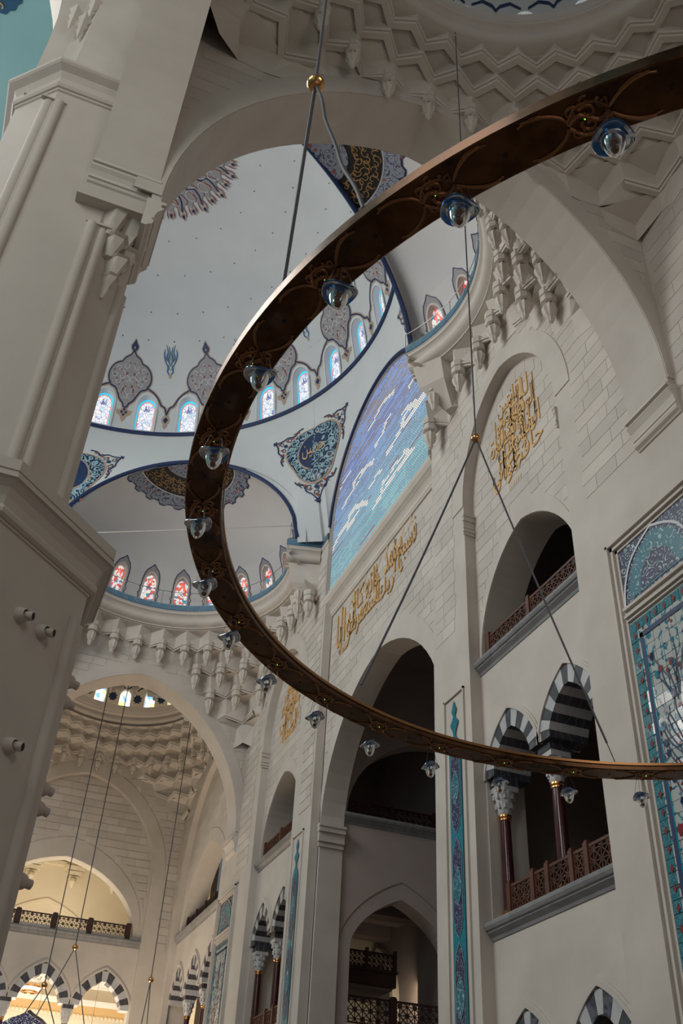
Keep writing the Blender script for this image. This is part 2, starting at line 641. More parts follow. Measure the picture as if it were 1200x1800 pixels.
def shape_ar(word):
    out = []
    for i, ch in enumerate(word):
        if ch not in _AR:
            out.append(ch)
            continue
        iso, n = _AR[ch]
        pj = i > 0 and word[i - 1] in _AR and _AR[word[i - 1]][1] == 4
        nj = n == 4 and i < len(word) - 1 and word[i + 1] in _AR
        out.append(chr(iso + (3 if pj and nj else 1 if pj else 2 if nj else 0)))
    return ''.join(out)[::-1]


def text_mesh(word, extrude=0.02, bold=-0.004):
    c = bpy.data.curves.new('letters', 'FONT')
    c.body = shape_ar(word)
    c.extrude = extrude
    c.offset = bold
    c.resolution_u = 3
    o = bpy.data.objects.new('letters', c)
    COL.objects.link(o)
    me = bpy.data.meshes.new_from_object(o.evaluated_get(bpy.context.evaluated_depsgraph_get()))
    bpy.data.objects.remove(o)
    mb = MB()
    mb.v = [tuple(v.co) for v in me.vertices]
    mb.f = [tuple(p.vertices) for p in me.polygons]
    bpy.data.meshes.remove(me)
    return mb


def place_words(parent, name, mp, words, mat, ext=0.03):
    """words: (text, u_left, u_right, v_bottom, v_top), u read from left to right as seen"""
    for w, ul, ur, vb, vt in words:
        t = text_mesh(w)
        xs = [p[0] for p in t.v]
        ys = [p[1] for p in t.v]
        x0, x1, y0, y1 = min(xs), max(xs), min(ys), max(ys)
        mb = MB()
        mb.add(t, lambda p: mp(ul + (p[0] - x0) / (x1 - x0) * (ur - ul), vb + (p[1] - y0) / (y1 - y0) * (vt - vb), -ext if p[2] > 0 else 0.0))
        put(name, mb, mat, parent)


# ================================================================ SETTING: floor and walls
fl = MB()
fl.box((-30, -12, 0.3), (17, 62, 0.6))
struct('floor', fl, plain('carpet', (0.20, 0.16, 0.13), 0.95))
ZT = 23.9        # top of the straight walls, foot of the domes
NC = (15.83, 33.47, 44.45)     # centres of the three gallery bays on the right wall
YC = 24.64       # axis of the great half dome


def double_open(c, half, z0, zs, rise, cs, k=0.35, n=14):
    lp = [(c - half, z0), (c - half, zs)]
    w = half / len(cs)
    for q in cs:
        lp += head(q, w - 0.02, zs, rise, k, n)
    lp += [(c + half, zs), (c + half, z0)]
    return lp


def sill(parent_mp, u0, u1, z0, label_n):
    prof = [(0, 0.25), (0, -0.02), (0.03, -0.03), (0.06, -0.04), (0.14, -0.13), (0.17, -0.13), (0.19, -0.17), (0.25, -0.20), (0.30, -0.20), (0.34, -0.17), (0.34, 0.55)]
    return struct('trim_%d' % label_n, sweep(parent_mp, (u0, u1, z0), prof), 'marble')


# near part of the right wall with its tall niche
NR = [archloop(c, 2.33, 0.6, 17.75, 3.2, 0.1) for c in NC[:2]]
NI = archloop(NC[2], 4.05, 0.6, 15.6, 4.8, 0.12)
wr = struct('wall_right', plate(PX(10), rect(-0.4, 0.6, 20.08, ZT), [NR[0]], 0.3), 'lime')
wr2 = struct('wall_right_far', plate(PX(10), rect(29.2, 0.6, 39.5, ZT), [NR[1]], 0.3), 'lime')
wr3 = struct('wall_right_end', plate(PX(10), rect(39.5, 0.6, 49.7, ZT), [NI], 0.3), 'lime')
# niche backs with gallery openings
GA = [archloop(c, 2.2, 12.95, 13.05, 2.75, 0.15) for c in NC[:2]] + [archloop(NC[2], 3.5, 12.95, 13.05, 3.3, 0.12)]
RZ, RR = 10.0, 1.30
backs = []
for i, c in enumerate(NC):
    if i < 2:
        cs = (c - 1.15, c + 1.15)
        hw, zt = 2.3, 21.4
    else:
        cs = (c - 2.8, c, c + 2.8)
        hw, zt = 4.2, 20.9
    low = [archloop(q, 1.12, 0.6, 3.9, 1.35, 0.35, 14) for q in cs]
    holes = [GA[i], double_open(c, hw - 0.02, 6.95, RZ, RR if i < 2 else 1.5, cs)] + low
    o = struct('wall_right_niche' if i == 0 else 'wall_right_niche.%03d' % i, plate(PX(10.3), rect(c - hw - 0.15, 0.6, c + hw + 0.15, zt), holes, 0.95), 'lime')
    backs.append(o)
    e0, e1 = (c - 2.32, c + 2.32) if i < 2 else (c - 4.05, c + 4.05)
    sill(PX(10.3), e0, e1, 12.62, 10 + i)
    sill(PX(10.3), e0, e1, 6.62, 20 + i)
    # archivolt line round the gallery arch
    if i < 2:
        struct('trim_%d' % (30 + i), band(PX(10.3), head(c, 2.21, 13.05, 2.76, 0.15), head(c, 2.30, 13.1, 3.3, 0.15), 0.0, -0.026), 'lime')
    else:
        struct('trim_%d' % (30 + i), band(PX(10.3), head(c, 3.51, 13.05, 3.31, 0.12), head(c, 4.0, 13.1, 3.85, 0.12), 0.0, -0.026), 'lime')
# archivolt round the tall niche and impost blocks inside its jambs
for i, c in enumerate(NC[:2]):
    struct('trim_%d' % (33 + i), band(PX(10), head(c, 2.335, 17.75, 3.2, 0.1), head(c, 2.95, 17.75, 3.85, 0.1), 0.0, -0.026), 'lime')
    for j, s_ in ((0, -1), (1, 1)):
        mb = MB()
        e = c + s_ * 2.33
        for zz, pr, hh in ((16.78, 0.04, 0.09), (16.87, 0.07, 0.09), (17.0, 0.045, 0.22), (17.22, 0.08, 0.14), (17.36, 0.11, 0.07)):
            mb.box((9.97 - pr * 0.4, min(e, e - s_ * pr), zz), (10.31, max(e, e - s_ * pr), zz + hh))
        struct('trim_%d' % (36 + i * 2 + j), mb, 'lime')
# interior of the galleries: floors, ceiling and rear wall
gal = MB()
gal.box((11.25, -0.4, 12.3), (15.2, 20.0, 12.62))
gal.box((11.25, 29.5, 12.3), (15.2, 49.0, 12.62))
gal.box((11.25, -0.4, 6.3), (15.2, 20.0, 6.62))
gal.box((11.25, 29.5, 6.3), (15.2, 49.0, 6.62))
gal.box((11.25, -0.4, 21.4), (16.2, 49.4, 21.7))
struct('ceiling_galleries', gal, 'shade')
gb = MB()
gb.box((15.2, -0.4, 0.6), (15.5, 19.9, 21.4))
gb.box((15.2, 29.5, 0.6), (15.5, 49.4, 21.4))
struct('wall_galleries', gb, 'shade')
# low doorway-like arches seen deep in the galleries
ga = MB()
for c in NC[:2]:
    lo, hi = archloop(c + 1.6, 1.25, 6.62, 8.6, 1.5, 0.3, 12), archloop(c + 1.6, 1.5, 6.62, 8.6, 1.85, 0.3, 12)
    band(PX(15.2), lo, hi, 0, -0.25, ga)
struct('trim_41', ga, 'cream')

# middle recess: gilded frieze, deep arch
DA = archloop(YC, 4.47, 0.6, 12.3, 4.35, 0.1)
wm = struct('wall_right_middle', plate(PX(10.33), rect(20.0, 0.6, 29.28, 20.6), [DA], 0.8), 'lime')
struct('trim_42', band(PX(10.33), head(YC, 4.475, 12.3, 4.355, 0.1), head(YC, 4.56, 13.2, 4.25, 0.1), 0, -0.026), 'lime')
# ledge under the glass grille
prof = [(0, 0.02), (0, -0.06), (0.05, -0.06), (0.10, -0.10), (0.20, -0.10), (0.30, -0.16), (0.34, -0.20), (0.36, -0.20), (0.37, -0.17), (0.40, -0.17), (0.41, -0.21), (0.44, -0.21), (0.50, -0.30), (0.62, -0.38), (0.72, -0.40), (0.74, -0.37), (0.80, -0.37), (0.80, 0.5)]
struct('trim_43', sweep(PX(10.33), (20.08, 29.2, 20.35), prof), 'muq')
# bracket imposts of the deep arch
for j, s_ in ((0, -1), (1, 1)):
    mb = MB()
    e = YC + s_ * 4.47
    for zz, pr, hh in ((11.72, 0.06, 0.10), (11.82, 0.04, 0.05), (11.87, 0.12, 0.30), (12.17, 0.20, 0.16), (12.33, 0.24, 0.08)):
        mb.box((10.28 - pr * 0.3, min(e, e - s_ * pr), zz), (11.14, max(e, e - s_ * pr), zz + hh))
    struct('trim_%d' % (44 + j), mb, 'lime')
# deep bay behind it
sideh = [archloop(14.75, 3.5, 13.0, 13.05, 3.1, 0.08, 20), archloop(13.27, 1.72, 0.6, 8.9, 1.62, 0.38, 20)]
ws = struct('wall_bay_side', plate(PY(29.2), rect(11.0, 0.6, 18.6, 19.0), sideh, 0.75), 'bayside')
struct('trim_46', band(PY(29.2), archloop(13.27, 2.1, 7.2, 8.95, 2.1, 0.38, 20), archloop(13.27, 2.125, 7.2, 8.95, 2.13, 0.38, 20), 0.0, -0.02), M['joint'])
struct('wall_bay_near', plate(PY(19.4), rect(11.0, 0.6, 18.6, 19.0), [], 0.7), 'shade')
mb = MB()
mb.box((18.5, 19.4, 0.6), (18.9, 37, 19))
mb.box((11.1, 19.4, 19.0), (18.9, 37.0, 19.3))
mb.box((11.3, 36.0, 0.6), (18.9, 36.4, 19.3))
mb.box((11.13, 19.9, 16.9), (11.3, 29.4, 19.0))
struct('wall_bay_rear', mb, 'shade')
sill(PY(29.2), 11.1, 18.4, 12.66, 47)
# ribbed low ceiling beyond the lower arch
mb = MB()
for k in range(4):
    mb.box((11.3, 30.2 + k * 1.4, 10.9 - 0.25 * (k % 2)), (16.5, 30.9 + k * 1.4, 11.25))
mb.box((11.3, 29.95, 11.2), (18.5, 36, 11.4))
struct('ceiling_lower_bay', mb, 'shade')
mb = MB()
mb.box((11.3, 35.6, 6.0), (18.5, 35.9, 11.2))
struct('wall_lower_bay', mb, 'cream')
mb = MB()
mb.box((12.0, 35.3, 9.35), (18.4, 35.62, 9.8))
for k in range(46):
    mb.box((12.02 + 0.139 * k, 35.24, 9.22), (12.09 + 0.139 * k, 35.6, 9.36))
struct('trim_48', mb, 'ochre')
area('side_room_light', (14.6, 32.2, 8.2), (15.5, 35.5, 8.2), 1.2, 1.2, 26, (1.0, 0.82, 0.6))


# ---------------------------------------------------------------- cross arches and back wall
ARCH = archloop(4.97, 4.88, 14.7, 14.9, 6.05, 0.12, 40)


IMP = [(0, 0.05), (0, -0.03), (0.03, -0.05), (0.07, -0.11), (0.12, -0.13), (0.17, -0.12), (0.20, -0.08), (0.22, -0.12), (0.27, -0.12), (0.38, -0.15), (0.47, -0.21), (0.51, -0.24), (0.53, -0.24), (0.53, -0.19), (0.60, -0.19), (0.61, -0.26), (0.67, -0.26), (0.67, 0.05)]


def cross_arch(y0, y1, name, n0):
    outer = [(-0.07, 14.7)] + ARCH + [(10.0, 14.7), (10.0, ZT), (-0.07, ZT)]
    # ARCH is a notch in the lower edge of the slab
    w = struct(name, plate(PY(y0), outer, [], y1 - y0), 'lime')
    for d, k in ((0, 0), (y1 - y0, 1)):
        struct('trim_%d' % (n0 + k), band(PY(y0), head(4.97, 4.89, 14.9, 6.06, 0.12, 40), head(4.97, 5.35, 14.9, 6.62, 0.12, 40)[0:], d, d - 0.026 if d == 0 else d + 0.026), 'lime')
    for j, mpj in ((0, lambda u, v, d: (-0.07 - d, u, v)), (1, PX(10.0))):
        mb = sweep(mpj, (y0 - 0.05, y1 + 0.05, 14.04), IMP)
        struct('trim_%d' % (n0 + 2 + j), mb, 'muq')
    return w


wa = cross_arch(9.8, 11.0, 'wall_arch_near', 50)
wb = cross_arch(38.3, 39.5, 'wall_arch_far', 54)
# arch towards the great hall (seen from below at the left)
ARCHW = [(u - 0.07, max(v, 15.22)) for u, v in ARCH if v > 15.0 or v < 14.75]
mbw = plate(lambda u, v, d: (0.0 - d, u, v), [(-0.2, 15.22)] + ARCHW + [(9.9, 15.22), (9.9, ZT), (-0.2, ZT)], [], 1.07)
struct('wall_arch_hall', mbw, 'pier')
mb = MB()
sweep(PY(10.02), (-1.09, 0.03, 14.62), [(0, 0.05), (0, -0.04), (0.035, -0.06), (0.04, -0.11), (0.10, -0.115), (0.13, -0.08), (0.17, -0.08), (0.20, -0.12), (0.25, -0.135), (0.27, -0.12), (0.28, -0.15), (0.34, -0.155), (0.42, -0.19), (0.48, -0.235), (0.52, -0.24), (0.525, -0.215), (0.56, -0.215), (0.565, -0.255), (0.62, -0.26), (0.62, 0.3)], mb)
struct('trim_58', mb, 'muq')
# back wall of the far bay
BY = 49.4
BA = archloop(4.62, 4.1, 0.6, 15.7, 4.75, 0.12, 30)
wbk = struct('wall_back', plate(PY(BY), rect(-1.5, 0.6, 10.1, ZT), [BA], 0.3), 'lime')
GB = archloop(4.45, 3.85, 12.95, 13.0, 3.2, 0.15, 30)
bcs = (1.75, 4.55, 7.35)
blow = double_open(4.55, 4.15, 6.95, 9.75, 1.62, bcs, 0.35)
wbn = struct('wall_back_niche', plate(PY(BY + 0.3), rect(0.3, 0.6, 8.9, 21.0), [GB, blow], 0.7), 'lime')
struct('trim_59', band(PY(BY + 0.3), head(4.45, 3.86, 13.0, 3.21, 0.15, 30), head(4.45, 4.1, 13.4, 3.75, 0.15, 30), 0, -0.026), 'lime')
struct('trim_60', band(PY(BY), head(4.62, 4.105, 15.7, 4.755, 0.12, 30), head(4.62, 4.75, 15.7, 5.4, 0.12, 30), 0, -0.026), 'lime')
sill(PY(BY + 0.3), 0.5, 8.72, 12.45, 61)

# masonry ---------------------------------------------------------------------
HALLC = (4.9, 4.8)
reg = rect(11.0, 12.7, 20.0, 23.4)
masonry(wr, PX(10), reg, [archloop(NC[0], 2.9, 0, 17.75, 3.75, 0.1), rect(17.9, 0, 18.5, 17.7)], 14.2, 23.4, 11.05, 20.0, seed=3)
masonry(wr, PX(10), rect(0, 12, 9.8, 22.2), [], 14.2, 22.0, 2.0, 9.75, limit=110, seed=4, lmin=0.9, lmax=1.4)
masonry(backs[0], PX(10.3), archloop(NC[0], 2.3, 14.0, 17.75, 3.2, 0.1), [archloop(NC[0], 2.28, 0, 13.1, 3.25, 0.15)], 14.0, 21.0, 13.5, 18.2, seed=5)
masonry(wm, PX(10.33), rect(20.1, 13.0, 29.2, 20.3), [archloop(YC, 4.5, 0, 13.2, 4.2, 0.1)], 13.0, 20.3, 20.12, 29.2, seed=6, gap=0.022)
masonry(wr2, PX(10), rect(29.3, 12.7, 38.3, 23.4), [archloop(NC[1], 2.9, 0, 17.75, 3.75, 0.1)], 13.1, 23.4, 29.3, 38.2, seed=7, gap=0.028, thick=0.02, lmin=0.9, lmax=1.4)
masonry(backs[1], PX(10.3), archloop(NC[1], 2.3, 14.0, 17.75, 3.2, 0.1), [archloop(NC[1], 2.28, 0, 13.1, 3.25, 0.15)], 14.0, 21.0, 31.2, 35.8, seed=8, lmin=0.9, lmax=1.3)
AR2 = archloop(4.97, 5.3, 0, 14.9, 6.55, 0.12, 30)
masonry(wa, PY(9.8), rect(0, 14.7, 9.95, 22.6), [AR2], 15.0, 22.6, 0.0, 9.95, seed=9)
masonry(wb, PY(38.3), rect(0, 14.7, 9.95, 22.9), [AR2], 15.0, 22.9, 0.0, 9.95, seed=10, gap=0.03, thick=0.02)
masonry(wbk, PY(BY), rect(0, 12.0, 10, 22.0), [archloop(4.62, 4.7, 0, 15.7, 5.3, 0.12)], 12.4, 21.8, 0.0, 10.0, seed=11, gap=0.035, thick=0.025)
masonry(wbn, PY(BY + 0.3), archloop(4.62, 4.05, 12.9, 15.7, 4.7, 0.12), [archloop(4.45, 4.05, 0, 13.4, 3.7, 0.15)], 12.9, 20.8, 0.5, 8.7, seed=12, gap=0.04, thick=0.03)
masonry(wr3, PX(10), rect(39.6, 12.7, 49.3, 21.5), [archloop(NC[2], 4.1, 0, 15.6, 4.9, 0.12)], 13.5, 21.5, 39.6, 49.2, seed=13, lmin=1.0, lmax=1.5, limit=120)
masonry(backs[2], PX(10.3), archloop(NC[2], 4.0, 13.5, 15.6, 4.8, 0.12), [archloop(NC[2], 4.0, 0, 13.1, 3.8, 0.12)], 13.5, 20.4, 40.4, 48.5, seed=14, lmin=1.0, lmax=1.5, limit=110)


# ================================================================ carved cornices and muqarnas
def pendant_mesh():
    mb = MB()
    mb.lathe([(0.0, 0.20), (0.17, 0.20), (0.17, 0.04), (0.14, 0.03), (0.14, 0.0), (0.165, -0.01), (0.165, -0.15), (0.10, -0.17)], 8, a0=PI / 8, a1=2 * PI + PI / 8)
    mb.lathe([(0.08, -0.16), (0.135, -0.26), (0.14, -0.34), (0.11, -0.46), (0.06, -0.54), (0.075, -0.57), (0.05, -0.66), (0.0, -0.70)], 16, star=0.09, nstar=8)
    return mb.mesh('pendant')


PEND = pendant_mesh()
PEND.materials.append(M['muq'])


def muqarnas(c, tiers, n, a0, a1, cl, num, pend_rows=(2,), my=lambda p: p, mat='muq', psc=1.0):
    """tiers: [(radius, z)] from the top ring down into the corners; cl clamps a point to the walls"""
    mb = MB()
    d = 2 * PI / n
    pts = []
    k0, k1 = int(round(a0 / d)), int(round(a1 / d))

    def P(r, a, z):
        x, y, fl_ = cl(c[0] + r * math.cos(a), c[1] + r * math.sin(a))
        return (my((x, y, z)), fl_)

    for i in range(len(tiers) - 1):
        (R0, z0), (R1, z1) = tiers[i], tiers[i + 1]
        h = z0 - z1
        st = 0.5 * (i % 2)
        for k in range(k0 - 1, k1 + 1):
            a, am, b = (k + st) * d, (k + st + 0.5) * d, (k + st + 1) * d
            if am < a0 - 1e-6 or am > a1 + 1e-6:
                continue
            T0, T1 = P(R0, a, z0), P(R0, b, z0)
            Pk = P(R0 + (R1 - R0) * 1.12, am, z0 - 0.12 * h)
            B0, B1 = P(R0 + (R1 - R0) * 0.30, a, z1 + 0.30 * h), P(R0 + (R1 - R0) * 0.30, b, z1 + 0.30 * h)
            C = P(R1, am, z1 + 0.10 * h)
            fl_ = [q[1] for q in (T0, T1, Pk, B0, B1, C)]
            if all(fl_):
                continue
            wallfoot = fl_[5] and (fl_[3] or fl_[4])
            T0, T1, Pk, B0, B1, C = [q[0] for q in (T0, T1, Pk, B0, B1, C)]
            mb.tri(T0, T1, Pk)
            mb.tri(T0, Pk, B0)
            mb.tri(Pk, T1, B1)
            mb.tri(B0, Pk, C)
            mb.tri(Pk, B1, C)
            # raised zigzag lip in two steps
            for s0, s1, dr in (() if wallfoot else ((0.0, 0.07, 0.05), (0.09, 0.15, 0.0))):
                def sh(r, ang, z, off):
                    return P(max(r - off, 0.1), ang, z)[0]
                rb, zb = R0 + (R1 - R0) * 0.30, z1 + 0.30 * h
                rc, zc = R1, z1 + 0.10 * h
                for (r_a, a_a, z_a, r_b, a_b, z_b) in ((rb, a, zb, rc, am, zc), (rc, am, zc, rb, b, zb)):
                    A1, A2 = sh(r_a, a_a, z_a - s0, 0.04 + dr), sh(r_b, a_b, z_b - s0, 0.04 + dr)
                    L1, L2 = sh(r_a, a_a, z_a - s1, 0.02 + dr), sh(r_b, a_b, z_b - s1, 0.02 + dr)
                    D1, D2 = sh(r_a, a_a, z_a - s1, -0.14), sh(r_b, a_b, z_b - s1, -0.14)
                    U1, U2 = sh(r_a, a_a, z_a - s0, -0.05), sh(r_b, a_b, z_b - s0, -0.05)
                    mb.quad(A1, A2, L2, L1)
                    mb.quad(L1, L2, D2, D1)
                    mb.quad(U1, U2, A2, A1)
            if i in pend_rows:
                pts.append((R0 + (R1 - R0) * 0.42, a, z1 + 0.02 * h))
            # skirt closing back to the next tier
            N0, N1 = P(R1, a, z1), P(R1, b, z1)
            if i < len(tiers) - 2:
                mb.tri(B0, C, N0[0])
                mb.tri(C, B1, N1[0])
    o = struct('trim_%d' % num, mb, mat)
    for r, a, z in pts:
        p, fl_ = P(r, a, z)
        if fl_:
            continue
        q = bpy.data.objects.new('pendant', PEND)
        COL.objects.link(q)
        q.parent = o
        q.location = p
        q.scale = (psc, psc, psc)
        q.rotation_euler = (0, 0, a if my((0, 0, 0))[1] == 0 else -a)
    return o


def clampbox(x0, x1, y0, y1):
    def f(x, y):
        X, Y = min(max(x, x0), x1), min(max(y, y0), y1)
        return X, Y, (X != x or Y != y)
    return f


CORN = [(0.75, 0.42), (0.02, 0.40), (0.0, 0.05), (0.03, 0.03), (0.03, -0.06), (0.10, -0.09), (0.16, -0.16), (0.19, -0.24), (0.19, -0.27), (0.12, -0.29), (0.10, -0.37), (0.13, -0.45), (0.22, -0.52), (0.34, -0.57), (0.34, -0.62), (0.42, -0.63), (0.42, -0.72), (0.55, -0.74)]


def small_dome(c, zc, rc, tiers, num, warm, glass):
    """corner bay: cornice ring, drum with windows, dome cap, muqarnas into the square"""
    mb = MB()
    mb.lathe([(rc + a, zc + 0.7 + b) for a, b in CORN], 72, (c[0], c[1], 0))
    struct('trim_%d' % num, mb, 'muq', True)
    muqarnas(c, tiers, 32, 0, 2 * PI, clampbox(-0.05, 9.985, c[1] - 4.985, c[1] + (4.985 if c[1] < 10 else 4.885)), num + 1, (2,), mat='muq')
    # flat soffit closing the corners above the muqarnas
    out = rect(-0.07, c[1] - 5.0, 10.0, c[1] + 5.0)
    cir = [(c[0] + (rc + 0.6) * math.cos(2 * PI * k / 48), c[1] + (rc + 0.6) * math.sin(2 * PI * k / 48)) for k in range(48)]
    struct('ceiling_bay', plate(lambda u, v, d: (u, v, zc + 0.75 + d), out, [cir], 0.1), 'shade')
    R = rc + 0.75
    Z0 = zc + 1.12

    def sf(u, v, d):
        a = u / R
        t = min(max((v - Z0) / 3.6, 0), 0.999)
        rr = R * math.sqrt(1 - t * t) + d
        return (rr * math.cos(a), rr * math.sin(a), v)
    nw = 20
    st = 2 * PI * R / nw
    holes = [archloop(st * (k + 0.5), 0.30, Z0 + 0.10, Z0 + 0.85, 0.32, 0, 10) for k in range(nw)]
    v, t = fill(rect(0, Z0 - 0.05, 2 * PI * R, Z0 + 1.5), holes, 0.5)
    mb = MB()
    mb.v = [sf(a, b, 0) for a, b in v]
    mb.f = t
    prof = []
    for k in range(13):
        z = Z0 + 1.5 + (3.6 - 1.5) * math.sin(PI / 2 * k / 12)
        tt = min((z - Z0) / 3.6, 0.9999)
        prof.append((R * math.sqrt(1 - tt * tt), z))
    mb.lathe(prof, 60)
    dome = struct('ceiling_dome', mb.mesh('ceiling_dome', True), warm)
    dome.location = (c[0], c[1], 0)
    hl = archloop(0, 0.30, Z0 + 0.10, Z0 + 0.85, 0.32, 0, 10)
    fr = MB()
    for k in range(len(hl)):
        a, b = hl[k], hl[(k + 1) % len(hl)]
        fr.quad(sf(*a, 0), sf(*b, 0), sf(*b, 0.3), sf(*a, 0.3))
    frm = fr.mesh('window_frame')
    frm.materials.append(warm if not isinstance(warm, str) else M[warm])
    v, t = fill(hl, [], 0.3)
    pm = MB()
    pm.v = [sf(a, b, 0.22) for a, b in v]
    pm.f = t
    pmm = pm.mesh('glass_pane')
    pmm.materials.append(M[glass])
    # dark rosette between the windows
    rs = MB()
    poly = []
    for k in range(16):
        rr = 0.26 if k % 2 else 0.19
        poly.append((rr * math.cos(2 * PI * k / 16), Z0 + 0.72 + rr * math.sin(2 * PI * k / 16)))
    v, t = fill(poly)
    rs.v = [sf(a, b, -0.02) for a, b in v]
    rs.f = t
    poly = [(-0.62, Z0 + 1.18), (-0.35, Z0 + 1.30), (-0.1, Z0 + 1.22), (0, Z0 + 1.1), (0.1, Z0 + 1.22), (0.35, Z0 + 1.30), (0.62, Z0 + 1.18), (0.62, Z0 + 1.24), (0.35, Z0 + 1.38), (0.1, Z0 + 1.31), (0, Z0 + 1.2), (-0.1, Z0 + 1.31), (-0.35, Z0 + 1.38), (-0.62, Z0 + 1.24)]
    v, t = fill(poly)
    i = len(rs.v)
    rs.v += [sf(a, b, -0.02) for a, b in v]
    rs.f += [tuple(i + q for q in f) for f in t]
    rsm = rs.mesh('painted_rosette')
    rsm.materials.append(M['navy'])
    for k in range(nw):
        a = st * (k + 0.5) / R
        for nm, me, da in (('window_frame', frm, 0), ('glass_pane', pmm, 0), ('painted_rosette', rsm, st / R / 2)):
            o = put(nm, me, None, dome)
            o.rotation_euler = (0, 0, a + da)
    return dome


small_dome((4.9, 4.8), 22.3, 3.75, [(3.95, 22.32), (4.3, 22.12), (4.75, 21.75), (5.3, 21.2), (5.9, 20.5), (6.5, 19.75), (7.05, 19.0)], 70, M['plaster'], 'skyglass')
small_dome((4.9, 44.5), 22.75, 3.6, [(3.75, 22.8), (4.05, 22.35), (4.5, 21.85), (5.1, 21.25), (5.7, 20.55), (6.3, 19.8), (6.9, 18.95)], 74, M['cream'], 'skyglass')
CAP = bpy.data.objects['ceiling_bay']


# ================================================================ great half dome with its two side half domes
class Dome:
    """ellipsoid shell: local frame at its centre, (u, v) = (arc length at the foot, height)"""

    def __init__(s, c, R, H):
        s.c, s.R, s.H = c, R, H

    def p(s, u, v, d=0.0):
        a = u / s.R
        t = min(max(v / s.H, 0), 0.99999)
        r = s.R * math.sqrt(1 - t * t) + d
        return (r * math.cos(a), r * math.sin(a), v)

    def pol(s, x, y, d=0.0):
        q = min((x * x + y * y) / s.R ** 2, 0.9999)
        return (x, y, s.H * math.sqrt(1 - q) + d)

    def shell(s, name, a0, a1, vmid, holes, mat, grid=0.5):
        v, t = fill(rect(a0 * s.R, -0.02, a1 * s.R, vmid), holes, grid)
        mb = MB()
        mb.v = [s.p(a, b) for a, b in v]
        mb.f = t
        prof = []
        for k in range(15):
            z = vmid + (s.H - vmid) * math.sin(PI / 2 * k / 14)
            tt = min(z / s.H, 0.99999)
            prof.append((s.R * math.sqrt(1 - tt * tt), z))
        mb.lathe(prof, 48, a0=a0, a1=a1)
        o = struct(name, mb.mesh(name, True), mat)
        o.location = s.c
        return o


def decal(mp, poly, d, mb=None, holes=(), grid=None):
    mb = mb or MB()
    v, t = fill(poly, holes, grid)
    i = len(mb.v)
    mb.v += [mp(a, b, d) for a, b in v]
    mb.f += [tuple(i + q for q in f) for f in t]
    return mb


def stroke(mp, pts, w, d, mb=None, taper=False):
    mb = mb or MB()
    L_, R_ = [], []
    n = len(pts)
    for k in range(n):
        a = Vector(pts[max(k - 1, 0)])
        b = Vector(pts[min(k + 1, n - 1)])
        t = (b - a)
        if t.length < 1e-9:
            t = Vector((1, 0))
        t.normalize()
        ww = w / 2 * (math.sin(PI * (k + 0.5) / n) if taper else 1)
        nx, ny = -t.y * ww, t.x * ww
        L_.append(mp(pts[k][0] + nx, pts[k][1] + ny, d))
        R_.append(mp(pts[k][0] - nx, pts[k][1] - ny, d))
    mb.strip(L_, R_)
    return mb


def spiral(cx, cy, r, a0, turns, n=14, flip=1):
    return [(cx + flip * r * (1 - k / n * 0.85) * math.cos(a0 + turns * 2 * PI * k / n), cy + r * (1 - k / n * 0.85) * math.sin(a0 + turns * 2 * PI * k / n)) for k in range(n + 1)]


def smooth_line(pts, m=4):
    out = []
    for i in range(len(pts) - 1):
        p0, p1, p2, p3 = pts[max(i - 1, 0)], pts[i], pts[i + 1], pts[min(i + 2, len(pts) - 1)]
        for k in range(m):
            t = k / m
            out.append(tuple(0.5 * ((2 * p1[j]) + (-p0[j] + p2[j]) * t + (2 * p0[j] - 5 * p1[j] + 4 * p2[j] - p3[j]) * t * t + (-p0[j] + 3 * p1[j] - 3 * p2[j] + p3[j]) * t ** 3) for j in (0, 1)))
    out.append(pts[-1])
    return out


def mirror(half):
    """half outline from the top middle down the right side to the bottom middle -> closed loop"""
    return half + [(-x, y) for x, y in reversed(half) if abs(x) > 1e-6]


def offset_poly(poly, k):
    cx = sum(p[0] for p in poly) / len(poly)
    cy = sum(p[1] for p in poly) / len(poly)
    n = len(poly)
    out = []
    ar = sum(poly[i][0] * poly[(i + 1) % n][1] - poly[(i + 1) % n][0] * poly[i][1] for i in range(n))
    sg = 1 if ar > 0 else -1
    for i in range(n):
        a, b, c = Vector(poly[i - 1]), Vector(poly[i]), Vector(poly[(i + 1) % n])
        t = ((b - a).normalized() + (c - b).normalized())
        if t.length < 1e-6:
            t = Vector((1, 0))
        t.normalize()
        out.append((b.x + sg * t.y * k, b.y - sg * t.x * k))
    return out


HD = Dome((-0.70, YC, 31.2), 10.55, 7.4)
WPH = [math.radians(84.8 - 11.0 * k) for k in range(16)]
wh = lambda u: archloop(u, 0.45, 0.20, 1.55, 0.52, 0.0, 14)
hd = HD.shell('ceiling_half_dome', math.radians(-91.5), math.radians(91.5), 2.6, [wh(a * HD.R) for a in WPH], 'plaster')
loop = wh(0)
mb = MB()
for k in range(len(loop)):
    a, b = loop[k], loop[(k + 1) % len(loop)]
    mb.quad(HD.p(*a, 0), HD.p(*b, 0), HD.p(*b, 0.45), HD.p(*a, 0.45))
o_, i_ = archloop(0, 0.56, 0.12, 1.55, 0.63, 0, 14), archloop(0, 0.45, 0.20, 1.55, 0.52, 0, 14)
ci = archloop(0, 0.37, 0.22, 1.55, 0.42, 0, 14)
cr_ = archloop(0, 0.335, 0.27, 1.55, 0.385, 0, 14)
decal(HD.p, o_, -0.025, mb, [i_])
w_frame = mb.mesh('window_frame')
w_frame.materials.append(M['wline'])
w_cyan = decal(HD.p, offset_poly(i_, 0.01), 0.30, None, [ci]).mesh('cyan_border')
w_cyan.materials.append(M['cyan'])
w_red = decal(HD.p, ci, 0.305, None, [cr_]).mesh('red_line')
w_red.materials.append(M['redline'])
